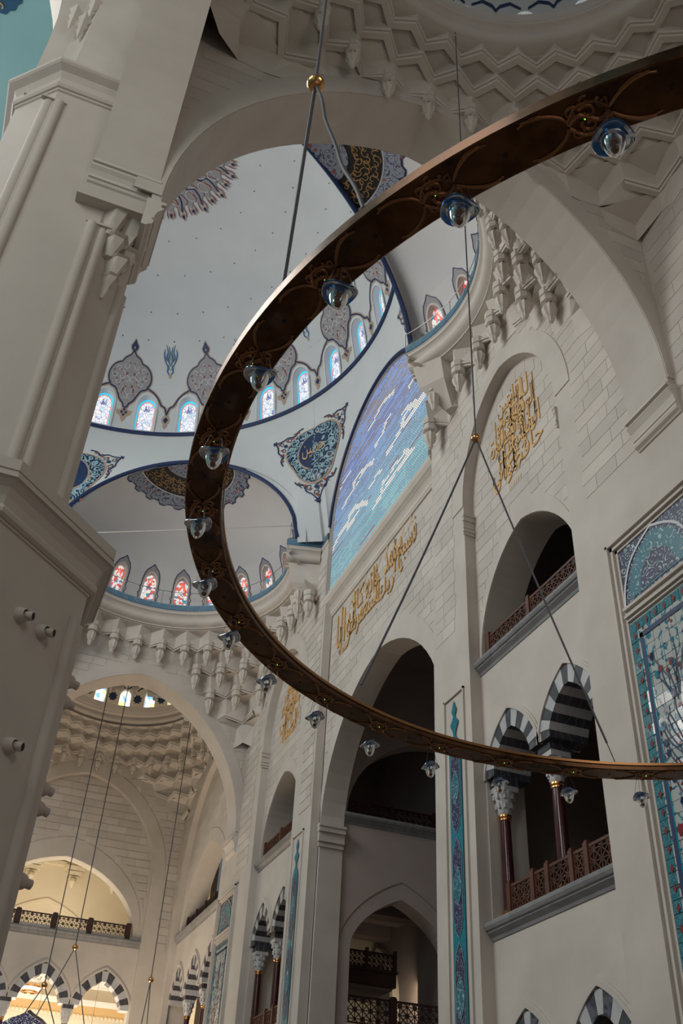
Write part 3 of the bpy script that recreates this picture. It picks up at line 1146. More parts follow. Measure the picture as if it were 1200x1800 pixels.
w_pane = decal(HD.p, cr_, 0.31).mesh('glass_pane')
w_pane.materials.append(M['dglass'])
# swaying coloured stems inside the pane
rnd = random.Random(5)
mb = MB()
for k in range(15):
    x = -0.28 + 0.04 * k
    stroke(HD.p, smooth_line([(x, 0.3 + 0.05 * (k % 3)), (x + rnd.uniform(-.1, .1), 0.75), (x * 0.6 + rnd.uniform(-.1, .1), 1.2), (x * 0.4 + rnd.uniform(-.06, .06), 1.6 + 0.2 * rnd.random())]), 0.022, 0.295, mb)
w_stem = mb.mesh('lead_stems')
w_stem.materials.append(plain('indigo_lead', (0.13, 0.13, 0.42), 0.5, 0, 0.35))

# big painted medallion hanging between two windows (centre u = 0)
BODY = smooth_line([(0.05, 3.72), (0.12, 3.62), (0.38, 3.48), (0.52, 3.32), (0.78, 3.22), (0.98, 3.02), (1.05, 2.75), (0.98, 2.5), (0.90, 2.42), (0.88, 2.32)], 3) + smooth_line([(0.88, 2.32), (0.60, 2.22), (0.42, 1.95), (0.30, 1.72), (0.12, 1.55), (0.06, 1.38)], 3)[1:]
body = mirror([(0, 3.74)] + BODY + [(0, 1.36)])
FIN = mirror([(0, 4.22), (0.10, 4.08), (0.20, 3.98), (0.17, 3.88), (0.07, 3.80), (0.04, 3.72), (0, 3.70)])
KITE = mirror([(0, 1.42), (0.12, 1.34), (0.16, 1.22), (0.38, 1.18), (0.33, 0.98), (0.15, 0.86), (0.10, 0.72), (0, 0.52)])
KITE2 = mirror([(0, 1.20), (0.10, 1.12), (0.20, 0.92), (0.19, 0.75), (0.09, 0.62), (0.12, 0.54), (0, 0.34)])
med_tan = MB()
for p in (offset_poly(body, 0.11), offset_poly(FIN, 0.05), KITE):
    decal(HD.p, p, -0.02, med_tan, grid=0.6)
med_navy = MB()
decal(HD.p, offset_poly(body, 0.065), -0.035, med_navy, grid=0.6)
decal(HD.p, FIN, -0.035, med_navy)
for q in ((0, 1.22), (-0.1, 1.08), (0.1, 1.08), (0, 0.94)):
    decal(HD.p, [(q[0] - 0.075, q[1]), (q[0], q[1] - 0.085), (q[0] + 0.075, q[1]), (q[0], q[1] + 0.085)], -0.035, med_navy)
med_grey = decal(HD.p, body, -0.05, grid=0.6)
for p in ([(0, 3.98), (0.05, 3.92), (0, 3.84), (-0.05, 3.92)],):
    decal(HD.p, p, -0.05, med_grey)
med_white, med_red = MB(), MB()
for sx in (-1, 1):
    for (x, y, r, a, tn) in ((0.45, 2.75, 0.26, 1.2, 0.9), (0.75, 2.8, 0.18, 0.2, -0.9), (0.3, 3.2, 0.22, 2.0, 0.8), (0.28, 2.2, 0.24, -0.5, -0.9), (0.6, 2.5, 0.16, 2.6, 0.9), (0.14, 2.6, 0.22, 0.4, 0.8), (0.12, 1.85, 0.18, 1.4, 0.8), (0.62, 3.02, 0.16, 0, 0.9)):
        stroke(HD.p, spiral(sx * x, y, r, a, tn, 12, sx), 0.022, -0.065, med_white)
    for (x, y, a) in ((0.2, 2.9, 0.5), (0.5, 3.0, -0.6), (0.82, 2.75, 0.3), (0.65, 2.6, 1.2), (0.35, 2.55, -0.9), (0.15, 2.3, 0.4), (0.5, 2.35, -0.3), (0.12, 3.3, 0.9), (0.3, 2.0, 0.8), (0.85, 2.95, -0.9)):
        ca, sa = math.cos(a), math.sin(a)
        decal(HD.p, [(sx * (x + 0.07 * ca), y + 0.07 * sa), (sx * (x - 0.025 * sa), y + 0.025 * ca), (sx * (x - 0.07 * ca), y - 0.07 * sa), (sx * (x + 0.025 * sa), y - 0.025 * ca)], -0.07, med_red)
    stroke(HD.p, smooth_line([(sx * 0.08, 2.95), (sx * 0.3, 2.75), (sx * 0.32, 2.6), (sx * 0.15, 2.5)]), 0.06, -0.06, med_red, True)
    stroke(HD.p, smooth_line([(sx * 0.06, 2.45), (sx * 0.22, 2.3), (sx * 0.25, 2.1), (sx * 0.1, 2.0)]), 0.06, -0.06, med_red, True)
# ribbons swinging over the windows to the small drops
rib_t, rib_n = MB(), MB()
for sx in (-1, 1):
    path = smooth_line([(0.95, 2.45), (0.98, 2.35), (1.25, 2.20), (1.52, 1.95), (1.72, 1.62), (1.90, 1.50), (1.98, 1.30), (2.03, 1.12)])
    path = [(sx * a, b) for a, b in path]
    stroke(HD.p, path, 0.17, -0.02, rib_t)
    stroke(HD.p, path, 0.065, -0.035, rib_n)
drop_t = decal(HD.p, KITE2, -0.022)
drop_n = decal(HD.p, mirror([(0, 1.02), (0.12, 0.86), (0.0, 0.66)]), -0.04)
orn_b, orn_t = MB(), MB()
for sx in (-1, 1):
    for k, pts in enumerate(([(0.0, 3.35), (0.12, 3.6), (0.05, 3.85), (0.12, 4.1)], [(0.0, 3.45), (0.22, 3.65), (0.16, 3.9), (0.26, 4.15)], [(0.02, 3.2), (0.28, 3.55), (0.36, 3.85), (0.30, 4.0)], [(0.0, 3.0), (0.15, 3.15), (0.1, 3.35), (0.25, 3.45)])):
        stroke(HD.p, smooth_line([(sx * a, b) for a, b in pts]), 0.085, -0.03, orn_b, True)
    stroke(HD.p, smooth_line([(0, 2.95), (sx * 0.12, 3.1), (sx * 0.2, 3.4), (sx * 0.3, 3.6)]), 0.035, -0.025, orn_t)
decal(HD.p, mirror([(0, 3.75), (0.06, 3.62), (0, 3.5)]), -0.035, orn_t)
decal(HD.p, mirror([(0, 3.05), (0.09, 2.95), (0, 2.85)]), -0.035, orn_t)


def baked(mb, name, mat):
    me = mb.mesh(name)
    me.materials.append(M[mat])
    return me


MED = [(baked(med_tan, 'medallion_edge', 'tan')), baked(med_navy, 'medallion_line', 'navy'), baked(med_grey, 'medallion_field', 'grey'), baked(med_white, 'medallion_scroll', 'wline'), baked(med_red, 'medallion_leaves', 'red'), baked(rib_t, 'ribbon_edge', 'tan'), baked(rib_n, 'ribbon_line', 'navy')]
DROP = [baked(drop_t, 'painted_drop', 'tan'), baked(drop_n, 'painted_drop_heart', 'navy'), baked(orn_b, 'painted_flower', 'blue'), baked(orn_t, 'painted_flower_stem', 'tan')]
for k, a in enumerate(WPH):
    for me in (w_frame, w_pane, w_cyan, w_red, w_stem):
        o = put(me.name.split('.')[0], me, None, hd)
        o.rotation_euler = (0, 0, a)
    mid = a - math.radians(5.5)
    for me in (MED if k % 2 == 0 else DROP):
        if me is MED[0]:
            med = put('painted_medallion', me, None, hd)
            med.rotation_euler = (0, 0, mid)
        elif k % 2 == 0:
            put(me.name.split('.')[0], me, None, med)
        else:
            o = put(me.name.split('.')[0], me, None, hd)
            o.rotation_euler = (0, 0, mid)
# painted crown with its fringe
nc = 40
cr_g, cr_n, cr_t, cr_r = MB(), MB(), MB(), MB()
star = []
for k in range(nc * 2):
    a = 2 * PI * k / (nc * 2)
    rr = (3.42 if k % 4 == 0 else 3.30) if k % 2 == 0 else 3.02
    star.append((rr * math.cos(a), rr * math.sin(a)))
decal(HD.pol, star, -0.05, cr_g, grid=0.55)
for k in range(nc):
    a = 2 * PI * k / nc
    ca, sa = math.cos(a), math.sin(a)
    T = lambda r, s: (r * ca - s * sa, r * sa + s * ca)
    r0_ = 3.42 if k % 2 == 0 else 3.30
    decal(HD.pol, [T(r0_ - 0.02, 0), T(r0_ + 0.12, 0.12), T(r0_ + 0.36, 0), T(r0_ + 0.12, -0.12)], -0.055, cr_t)
    decal(HD.pol, [T(r0_ + 0.04, 0), T(r0_ + 0.12, 0.07), T(r0_ + 0.28, 0), T(r0_ + 0.12, -0.07)], -0.07, cr_n)
    for s_ in (-0.13, 0.13):
        stroke(HD.pol, [T(3.15, s_), T(3.4, s_ * 1.3), T(3.6, s_ * 1.2)], 0.05, -0.06, cr_r, True)
    if k % 2 == 0:
        stroke(HD.pol, smooth_line([T(2.2, 0.3), T(2.5, 0.14), T(2.6, -0.1), T(2.95, -0.12), T(3.35, 0)]), 0.06, -0.07, cr_n)
        stroke(HD.pol, smooth_line([T(2.2, -0.3), T(2.5, -0.14), T(2.6, 0.1), T(2.95, 0.12), T(3.35, 0)]), 0.045, -0.07, cr_t)
    stroke(HD.pol, smooth_line([T(1.8, 0.1), T(2.3, 0.25), T(2.9, 0.05), T(3.1, 0.2)]), 0.025, -0.075, cr_r)
crown = put('painted_crown', baked(cr_g, 'painted_crown', 'grey'), None, hd)
for mbx, nm, mt in ((cr_n, 'crown_line', 'navy'), (cr_t, 'crown_edge', 'tan'), (cr_r, 'crown_leaves', 'red')):
    put(nm, baked(mbx, nm, mt), None, crown)
wsc = MB()
for k in range(46):
    a = 2 * PI * k / 46
    r_ = 2.2 + 0.5 * (k % 2)
    stroke(HD.pol, spiral(r_ * math.cos(a), r_ * math.sin(a), 0.35, a, 0.8), 0.03, -0.08, wsc)
put('crown_scroll', baked(wsc, 'crown_scroll', 'wline'), None, crown)


dts = MB()
rn = random.Random(21)
for ring_r, nn in ((4.6, 22), (6.1, 30), (7.6, 38), (8.6, 44)):
    for k in range(nn):
        a = 2 * PI * k / nn + ring_r
        x, y = ring_r * math.cos(a), ring_r * math.sin(a)
        if x > 0:
            decal(HD.pol, [(x - 0.03, y), (x, y - 0.03), (x + 0.03, y), (x, y + 0.03)], -0.03, dts)
o = put('ceiling_anchor', baked(dts, 'ceiling_anchor', 'hole'), None, hd)
o['kind'] = 'stuff'


# zone between the ring and the three arches ------------------------------------
def rB(ph):
    """radius and height of the lower edge at azimuth ph (degrees) round the ring centre"""
    s_ = abs(ph)
    if s_ < 25.3:
        rr = 10.66 / math.cos(math.radians(s_))
        y = 10.66 * math.tan(math.radians(s_))
        z = 24.1 + 4.5 * math.sqrt(max(0, 1 - (y / 4.56) ** 2)) if y < 4.56 else 24.1
    else:
        rr = 9.57 / math.cos(math.radians(s_ - 60))
        u = 9.57 * math.tan(math.radians(s_ - 60))
        z = 24.0 + 4.65 * math.sqrt(max(0, 1 - (u / 5.6) ** 2)) if abs(u) < 5.6 else 24.0
    return rr, z


def pend(ph, z, d=0.0):
    rr, zb = rB(ph)
    t = min(max((z - zb) / (31.2 - zb), 0), 1)
    r = rr + (10.55 - rr) * (1 - (1 - t) ** 1.6) + d
    a = math.radians(ph)
    return (-0.70 + r * math.cos(a), YC + r * math.sin(a), z)


mb = MB()
phs = [-92 + 1.0 * k for k in range(185)]
phs += [s_ * (25.3 + e) for s_ in (-1, 1) for e in (-2.15, -0.01, 0.01, 4.35)]
phs.sort()
nz = 14
for ph in phs:
    zb = rB(ph)[1]
    for j in range(nz + 1):
        mb.v.append(pend(ph, zb + (31.2 - zb) * j / nz))
for k in range(len(phs) - 1):
    for j in range(nz):
        i = k * (nz + 1) + j
        mb.f.append((i, i + nz + 1, i + nz + 2, i + 1))
pz = struct('ceiling_pendentives', mb, 'plaster', True)
mb = MB()
mb.tube([(-0.70 + 10.5 * math.cos(math.radians(a)), YC + 10.5 * math.sin(math.radians(a)), 31.2) for a in range(-92, 93, 2)], 0.10, 6)
struct('trim_80', mb, 'navy')
mb = MB()
for a0_, a1_ in ((29.7, 90), (-90, -29.7)):
    mb.tube([pend(a0_ + (a1_ - a0_) * k / 60, rB(a0_ + (a1_ - a0_) * k / 60)[1], -0.03) for k in range(61)], 0.085, 6)
mb.tube([pend(-23.1 + 46.2 * k / 50, rB(-23.1 + 46.2 * k / 50)[1], -0.03) for k in range(51)], 0.06, 6)
struct('trim_81', mb, 'navy')


# painted triangular roundels on the pendentives
def roundel(axis, word):
    def mp(u, v, d):
        return pend(axis + math.degrees(u / 10.6), v, d)
    mp3 = mp
    root = None
    C = 28.25

    def tri_loop(r, k=0.16, n=48):
        out = []
        for q in range(n):
            a = 2 * PI * q / n
            rr = r * (1 + k * 0.8 * math.cos(3 * (a + PI / 2)))
            out.append((rr * math.cos(a) * 1.0, C + rr * math.sin(a)))
        return out
    corner = MB()
    cn = MB()
    for ang in (PI / 6, PI * 5 / 6, -PI / 2):
        ca, sa = math.cos(ang), math.sin(ang)
        T = lambda r, s_: (r * ca - s_ * sa, C + r * sa + s_ * ca)
        edge = smooth_line([T(1.25, 0.98), T(1.5, 0.78), T(1.55, 0.55), T(1.9, 0.42), T(2.05, 0.22), T(2.35, 0.0)], 3)
        edge2 = smooth_line([T(1.25, -0.98), T(1.5, -0.78), T(1.55, -0.55), T(1.9, -0.42), T(2.05, -0.22), T(2.35, 0.0)], 3)
        stroke(mp, edge, 0.06, -0.035, cn)
        stroke(mp, edge2, 0.06, -0.035, cn)
        stroke(mp, [T(2.3, 0), T(2.5, 0)], 0.08, -0.035, cn)
        stroke(mp, [T(2.4, -0.12), T(2.4, 0.12)], 0.06, -0.035, cn)
        for (a_, b_, c_) in ((1.7, 0.28, 0.16), (1.7, -0.28, 0.16), (2.0, 0.0, 0.15), (1.55, 0.6, 0.12), (1.55, -0.6, 0.12)):
            stroke(mp, spiral(*T(a_, b_), c_, ang, 0.9, 10), 0.035, -0.035, cn)
        decal(mp, [T(1.62, 0), T(1.75, 0.11), T(1.88, 0), T(1.75, -0.11)], -0.04, cn)
        for (a_, b_) in ((2.12, 0.0), (1.8, 0.25), (1.8, -0.25), (1.6, 0.45), (1.6, -0.45), (1.42, 0.75), (1.42, -0.75)):
            decal(mp, [T(a_ - 0.08, b_), T(a_, b_ + 0.07), T(a_ + 0.09, b_), T(a_, b_ - 0.07)], -0.04, corner)
    base = put('painted_roundel', baked(decal(mp, tri_loop(1.42), -0.03, grid=0.7), 'painted_roundel', 'tan'), None, pz)
    put('roundel_scrollwork', baked(decal(mp, tri_loop(1.34), -0.05, grid=0.7), 'roundel_scrollwork', 'arab_med'), None, base)
    ring = [(0.82 * math.cos(2 * PI * k / 40), C + 0.92 * math.sin(2 * PI * k / 40)) for k in range(40)]
    disc = [(0.74 * math.cos(2 * PI * k / 40), C + 0.84 * math.sin(2 * PI * k / 40)) for k in range(40)]
    put('roundel_rim', baked(decal(mp, ring, -0.065, grid=0.5), 'roundel_rim', 'tan'), None, base)
    put('roundel_disc', baked(decal(mp, disc, -0.08, grid=0.5), 'roundel_disc', 'navy'), None, base)
    put('corner_lines', baked(cn, 'corner_lines', 'navy'), None, base)
    put('corner_leaves', baked(corner, 'corner_leaves', 'brick'), None, base)
    if word:
        place_words(base, 'gilded_word', lambda u, v, d: mp(-u, v, -0.09 + d), word, 'gilt', 0.015)
    vine = MB()
    for k in range(18):
        a = 2 * PI * k / 18
        r_ = 1.05 * (1 + 0.12 * math.cos(3 * (a + PI / 2)))
        stroke(mp, spiral(r_ * math.cos(a), C + r_ * math.sin(a), 0.19, a, 0.9, 10), 0.07, -0.075, vine, True)
    put('roundel_vine', baked(vine, 'roundel_vine', 'lblue'), None, base)


roundel(25.3, [('حسين', -0.55, 0.58, 27.92, 28.62)])
roundel(-25.3, None)
roundel(88.0, None)


# side half domes -----------------------------------------------------------------
def exedra(far):
    my3 = (lambda p: p) if far else (lambda p: (p[0], 2 * YC - p[1], p[2]))
    cy = 32.75 if far else 2 * YC - 32.75
    sg = 1 if far else -1
    D = Dome((4.4, cy, 24.0), 5.6, 4.65)
    A0, A1 = (math.radians(-31), math.radians(151)) if far else (math.radians(-151), math.radians(31))
    wang = [sg * math.radians(89.8 - 15.8 * k) for k in range(-3, 8)]
    hole = lambda u: archloop(u, 0.30, 0.45, 1.45, 0.42, 0.1, 12)
    sh = D.shell('ceiling_side_dome' if far else 'ceiling_side_dome.001', A0, A1, 2.2, [hole(a * D.R) for a in wang if A0 + .08 < a < A1 - .08], 'exed')
    lp = hole(0)
    fr = MB()
    for k in range(len(lp)):
        a, b = lp[k], lp[(k + 1) % len(lp)]
        fr.quad(D.p(*a, 0), D.p(*b, 0), D.p(*b, 0.3), D.p(*a, 0.3))
    decal(D.p, offset_poly(archloop(0, 0.30, 0.45, 1.45, 0.42, 0.1, 12), 0.07), -0.02, fr, [lp])
    frm = baked(fr, 'window_frame', 'muq')
    pane = baked(decal(D.p, offset_poly(lp, -0.02) if False else lp, 0.2), 'glass_pane', 'sglass')
    oute = mirror([(0, 2.22), (0.16, 2.08), (0.30, 1.98), (0.38, 1.80), (0.42, 1.55), (0.42, 1.30), (0.47, 1.22), (0.42, 1.12), (0.44, 0.98), (0.50, 0.90), (0.44, 0.80), (0.44, 0.40), (0.0, 0.38)])
    sur = baked(decal(D.p, oute, -0.012, None, [offset_poly(lp, 0.06)]), 'window_surround', 'grey')
    ln = MB()
    cl_ = oute[:13]
    for q in (cl_, [(-x, y) for x, y in cl_]):
        stroke(D.p, q, 0.035, -0.025, ln)
    lnm = baked(ln, 'surround_line', 'navy')
    ldm = MB()
    stroke(D.p, smooth_line([(0, 0.5), (-0.13, 0.8), (0.12, 1.1), (-0.1, 1.4), (0.0, 1.75)]), 0.05, 0.19, ldm)
    stroke(D.p, smooth_line([(0, 0.5), (0.13, 0.8), (-0.12, 1.1), (0.1, 1.4), (0.0, 1.75)]), 0.05, 0.19, ldm)
    ldr = ldm.mesh('red_lead')
    ldr.materials.append(plain('red_glass', (0.9, 0.1, 0.05), 0.3, 0, 0.8))
    for a in wang:
        if not A0 + .08 < a < A1 - .08:
            continue
        for me in (frm, pane, sur, lnm, ldr):
            o = put(me.name.split('.')[0], me, None, sh)
            o.rotation_euler = (0, 0, a)
    # crown roundel
    def ringp(r, n, cusp=0.0, m=2):
        return [((r + (cusp if (k // m) % 2 else 0)) * math.cos(2 * PI * k / n), (r + (cusp if (k // m) % 2 else 0)) * math.sin(2 * PI * k / n)) for k in range(n)]
    nx, ny = math.cos(math.radians(60)), sg * math.sin(math.radians(60))

    def halfring(pts):
        return [p for p in pts if p[0] * nx + p[1] * ny > -0.02]

    def sorted_half(pts):
        h = halfring(pts)
        base = math.atan2(ny, nx)
        h.sort(key=lambda p: (math.atan2(p[1], p[0]) - base + PI) % (2 * PI))
        return h
    pol = lambda x, y, d: D.pol(x, y, d)
    cr0 = put('crown_roundel', baked(decal(pol, sorted_half(ringp(2.66, 144, 0.12, 3)), -0.02, grid=0.5), 'crown_roundel', 'navy'), None, sh)
    put('roundel_border', baked(decal(pol, sorted_half(ringp(2.60, 144, 0.12, 3)), -0.035, grid=0.5), 'roundel_border', 'arab_crown'), None, cr0)
    put('roundel_white_line', baked(decal(pol, sorted_half(ringp(2.08, 96)), -0.05, grid=0.5), 'roundel_white_line', 'wline'), None, cr0)
    put('roundel_script_ring', baked(decal(pol, sorted_half(ringp(2.03, 96)), -0.065, grid=0.5), 'roundel_script_ring', 'hole'), None, cr0)
    put('roundel_heart', baked(decal(pol, sorted_half(ringp(0.95, 60)), -0.085, grid=0.5), 'roundel_heart', 'arab_crown'), None, cr0)
    gs = MB()
    rn = random.Random(3)
    base = math.atan2(ny, nx)
    for k in range(30):
        a = base - PI / 2 + 0.06 + (PI - 0.12) * (k + 0.5) / 30
        for rr_ in (1.25, 1.55, 1.82):
            stroke(pol, spiral(rr_ * math.cos(a), rr_ * math.sin(a), rn.uniform(0.12, 0.2), rn.uniform(0, 6), rn.choice((-.8, .6, .9)), 9), 0.03, -0.085, gs)
    put('gilded_strokes', baked(gs, 'gilded_strokes', 'dimgilt'), None, cr0)
    # cornice ring and painted blue band
    R0 = 4.83
    c0 = (4.4, cy, 0)
    mb = MB()
    mb.lathe([(R0 + a, 23.85 + b) for a, b in CORN], 60, c0, A0 + math.radians(1), A1 - math.radians(1))
    ends = []
    an = math.radians(-30) if far else math.radians(30)
    # straight return to the wall and the corner of the window
    P0 = Vector((4.4 + R0 * math.cos(an), cy + R0 * math.sin(an), 0))
    P1 = Vector(my3((9.93, 29.98, 0)))
    P2 = Vector(my3((9.93, 29.25, 0)))
    for a_, b_ in ((P0, P1), (P1, P2)):
        dr = (b_ - a_).normalized()
        nm = Vector((-dr.y, dr.x, 0)) * (1 if far else -1)
        A = [tuple(a_ + nm * pa + Vector((0, 0, 23.85 + pb))) for pa, pb in CORN]
        B = [tuple(b_ + nm * pa + Vector((0, 0, 23.85 + pb))) for pa, pb in CORN]
        mb.strip(A, B)
    struct('trim_%d' % (82 if far else 83), mb, 'muq', True)
    bb = MB()
    bb.lathe([(R0 - 0.012, 23.93), (R0 - 0.012, 24.23)], 60, c0, A0 + math.radians(1), A1 - math.radians(1))
    lines = MB()
    for zz in (23.975, 24.035, 24.095, 24.155, 24.2):
        lines.lathe([(R0 - 0.022, zz), (R0 - 0.022, zz + 0.02)], 60, c0, A0 + math.radians(1), A1 - math.radians(1))
    for a_, b_ in ((P0, P1), (P1, P2)):
        dr = (b_ - a_).normalized()
        nm = Vector((-dr.y, dr.x, 0)) * (1 if far else -1)
        for (z0_, z1_, off, tgt) in [(23.93, 24.23, -0.012, bb)] + [(q, q + 0.02, -0.022, lines) for q in (23.975, 24.035, 24.095, 24.155, 24.2)]:
            a2, b2 = a_ + nm * off, b_ + nm * off
            tgt.quad((a2.x, a2.y, z0_), (b2.x, b2.y, z0_), (b2.x, b2.y, z1_), (a2.x, a2.y, z1_))
    for k in range(28):
        a = A0 + 0.06 + (A1 - A0 - 0.12) * k / 27
        for s_ in (-1, 1):
            for w_ in (-0.06, 0.06):
                a_, b_ = a + (w_ - 0.08 * s_) / R0, a + (w_ + 0.08 * s_) / R0
                q0 = Vector((c0[0] + (R0 - 0.028) * math.cos(a_), c0[1] + (R0 - 0.028) * math.sin(a_), 23.96))
                q1 = Vector((c0[0] + (R0 - 0.028) * math.cos(b_), c0[1] + (R0 - 0.028) * math.sin(b_), 24.2))
                lines.bar(q0, q1, 0.022, 0.006)
    bo = struct('trim_%d' % (84 if far else 85), bb, 'blue')
    put('interlace_lines', lines, 'lblue', bo)
    # thin guard rail on the ledge
    rl = MB()
    rr_ = R0 + 0.10
    aa = [A0 + (A1 - A0) * k / 40 for k in range(41)]
    rl.tube([(c0[0] + rr_ * math.cos(a), c0[1] + rr_ * math.sin(a), 24.95) for a in aa] + [tuple(P0 + Vector((0.25, 0, 24.95))), tuple(P0.lerp(P1, 0.9) + Vector((0, 0, 24.95)))], 0.014, 5)
    for k in range(0, 41, 5):
        a = aa[k]
        rl.tube([(c0[0] + rr_ * math.cos(a), c0[1] + rr_ * math.sin(a), 24.25), (c0[0] + rr_ * math.cos(a), c0[1] + rr_ * math.sin(a), 24.95)], 0.012, 5)
    q = P0.lerp(P1, 0.9)
    rl.tube([(q.x, q.y, 24.2), (q.x, q.y, 24.95)], 0.012, 5)
    g = put('guard_rail', rl, 'steel')
    tag(g, ('thin metal guard rail on the round ledge of the far lower half dome' if far else 'thin metal guard rail on the near half dome ledge, right of the glass grille'), 'railing')
    # corner block under the return
    blk = MB()
    poly = [(8.75, 30.50), (9.99, 30.12), (9.99, 31.2), (9.3, 31.3)]
    top = [my3((x, y, 23.2)) for x, y in poly]
    midp = [my3((x, y, 22.35)) for x, y in ((8.95, 30.55), (9.99, 30.2), (9.99, 31.2), (9.4, 31.3))]
    bot = [my3((x, y, 21.55)) for x, y in ((9.7, 30.75), (9.99, 30.6), (9.99, 31.1), (9.8, 31.0))]
    for a_, b_ in ((top, midp), (midp, bot)):
        for k in range(4):
            blk.quad(a_[k], a_[(k + 1) % 4], b_[(k + 1) % 4], b_[k])
    blk.quad(*bot)
    struct('trim_%d' % (86 if far else 87), blk, 'muq')
    cb = clampbox(-3.0, 9.985, -99, 38.285) if far else clampbox(-3.0, 9.985, -99, 38.285)
    muqarnas((4.4, 32.75), [(5.2, 23.15), (5.62, 22.35), (6.2, 21.45), (6.75, 20.55), (7.3, 19.5), (7.8, 18.3)], 32, math.radians(-28), math.radians(150), cb, 88 if far else 89, (0, 1, 2), my3, psc=1.3)
    # soffit between the ring and the walls
    cir = [(4.4 + (R0 + 0.5) * math.cos(2 * PI * k / 48), 32.75 + (R0 + 0.5) * math.sin(2 * PI * k / 48)) for k in range(48)]
    cir = [p for p in cir if True]
    sof = plate(lambda u, v, d: my3((u, v, 23.2 + d)), [(-3, 27.6), (-3, 38.3), (10, 38.3), (10, 30.1), (8.75, 30.5)] if False else rect(-3, 26.9, 10.0, 38.3), [cir], 0.05) if False else None
    return sh


exedra(True)
exedra(False)


# measured paths
WHITE_LINES = [([(20.86, 25.94), (21.35, 25.84), (21.84, 25.77)], 0.1), ([(23.36, 26.78), (23.92, 27.0), (24.49, 27.09), (25.12, 26.86), (25.64, 26.8)], 0.1), ([(23.51, 25.82), (23.92, 25.78), (24.21, 25.42), (24.83, 25.39)], 0.1), ([(20.37, 24.17), (20.87, 24.41), (21.4, 24.5), (21.94, 24.72), (22.27, 24.69), (22.48, 24.36), (22.76, 24.28), (23.15, 24.16), (23.73, 24.12)], 0.12), ([(20.77, 24.26), (21.29, 24.28), (21.82, 24.25), (22.26, 24.24)], 0.12), ([(21.4, 24.63), (22.05, 24.88), (22.44, 24.9)], 0.08), ([(21.49, 22.53), (21.91, 22.71), (22.23, 23.0), (22.66, 22.92), (23.11, 23.09), (23.33, 22.89)], 0.1), ([(21.8, 22.54), (22.33, 22.6), (22.88, 22.67), (23.43, 22.61), (24.0, 22.55), (24.34, 22.5), (24.81, 22.42)], 0.13), ([(23.61, 22.93), (24.02, 22.99), (24.18, 22.68)], 0.08), ([(25.1, 24.75), (25.75, 25.03), (26.5, 25.23), (26.96, 25.11), (26.93, 24.85), (27.47, 24.82), (28.09, 24.69)], 0.11), ([(25.75, 24.92), (26.27, 24.93), (26.66, 24.82)], 0.07), ([(24.24, 23.7), (24.66, 23.84), (24.96, 23.69), (25.33, 23.65)], 0.09), ([(27.47, 26.04), (27.9, 26.09), (28.54, 25.97)], 0.08), ([(25.53, 23.14), (26.13, 23.47), (26.82, 23.8), (27.21, 23.72), (27.45, 23.44), (27.94, 23.51), (28.42, 23.45), (29.02, 23.2)], 0.13), ([(26.37, 23.27), (26.89, 23.25), (27.42, 23.23)], 0.1)]
BALL1 = (0.906, 3.72, 8.63)
BALL1_ATT = [(-168.5, 0.02, 0.0), (-156.4, 0.10, 0.02)]
BALL2 = (5.07, 8.777, 10.7)
BALL2_ATT = [(114.0, 0.06, 0.0), (67.7, 0.05, 0.0)]
FARB = [((4.95, 43.0, 10.73), [(3.89, 43.0, 7.81), (5.89, 43.0, 8.02)]), ((3.92, 41.5, 8.94), [(3.24, 41.5, 7.54), (4.58, 41.5, 7.68)]), ((8.34, 43.5, 10.0), [(8.23, 43.5, 8.34), (8.46, 43.5, 8.36)])]


# ================================================================ glass grille in the great arched window
GX = 10.06
GOUT = archloop(YC, 4.47, 21.05, 24.1, 4.42, 0.0, 40)
mb = MB()
dz = 0.126
z = 21.1
cells = []
ROWS = []
while z < 28.5:
    h = 4.40 if z < 24.1 else 4.40 * math.sqrt(max(0, 1 - ((z + 0.06 - 24.1) / 4.42) ** 2))
    ROWS.append((z, h))
    z += dz
for z, h in ROWS:
    mb.box((GX - 0.006, YC - h - 0.05, z - 0.03), (GX + 0.05, YC + h + 0.05, z + 0.03))
win = struct('window_1', mb, 'lime')
# coloured glass bricks between the bars, one mesh with a colour per brick
LINES = WHITE_LINES
cw = 0.105


def near_line(y, zz):
    for pts, w in LINES:
        for k in range(len(pts) - 1):
            ax, ay = pts[k]
            bx, by = pts[k + 1]
            dx, dy = bx - ax, by - ay
            t = max(0, min(1, ((y - ax) * dx + (zz - ay) * dy) / (dx * dx + dy * dy + 1e-9)))
            if abs(y - ax - t * dx) < w * 1.15 and abs(zz - ay - t * dy) < w * 0.8:
                return True
    return False


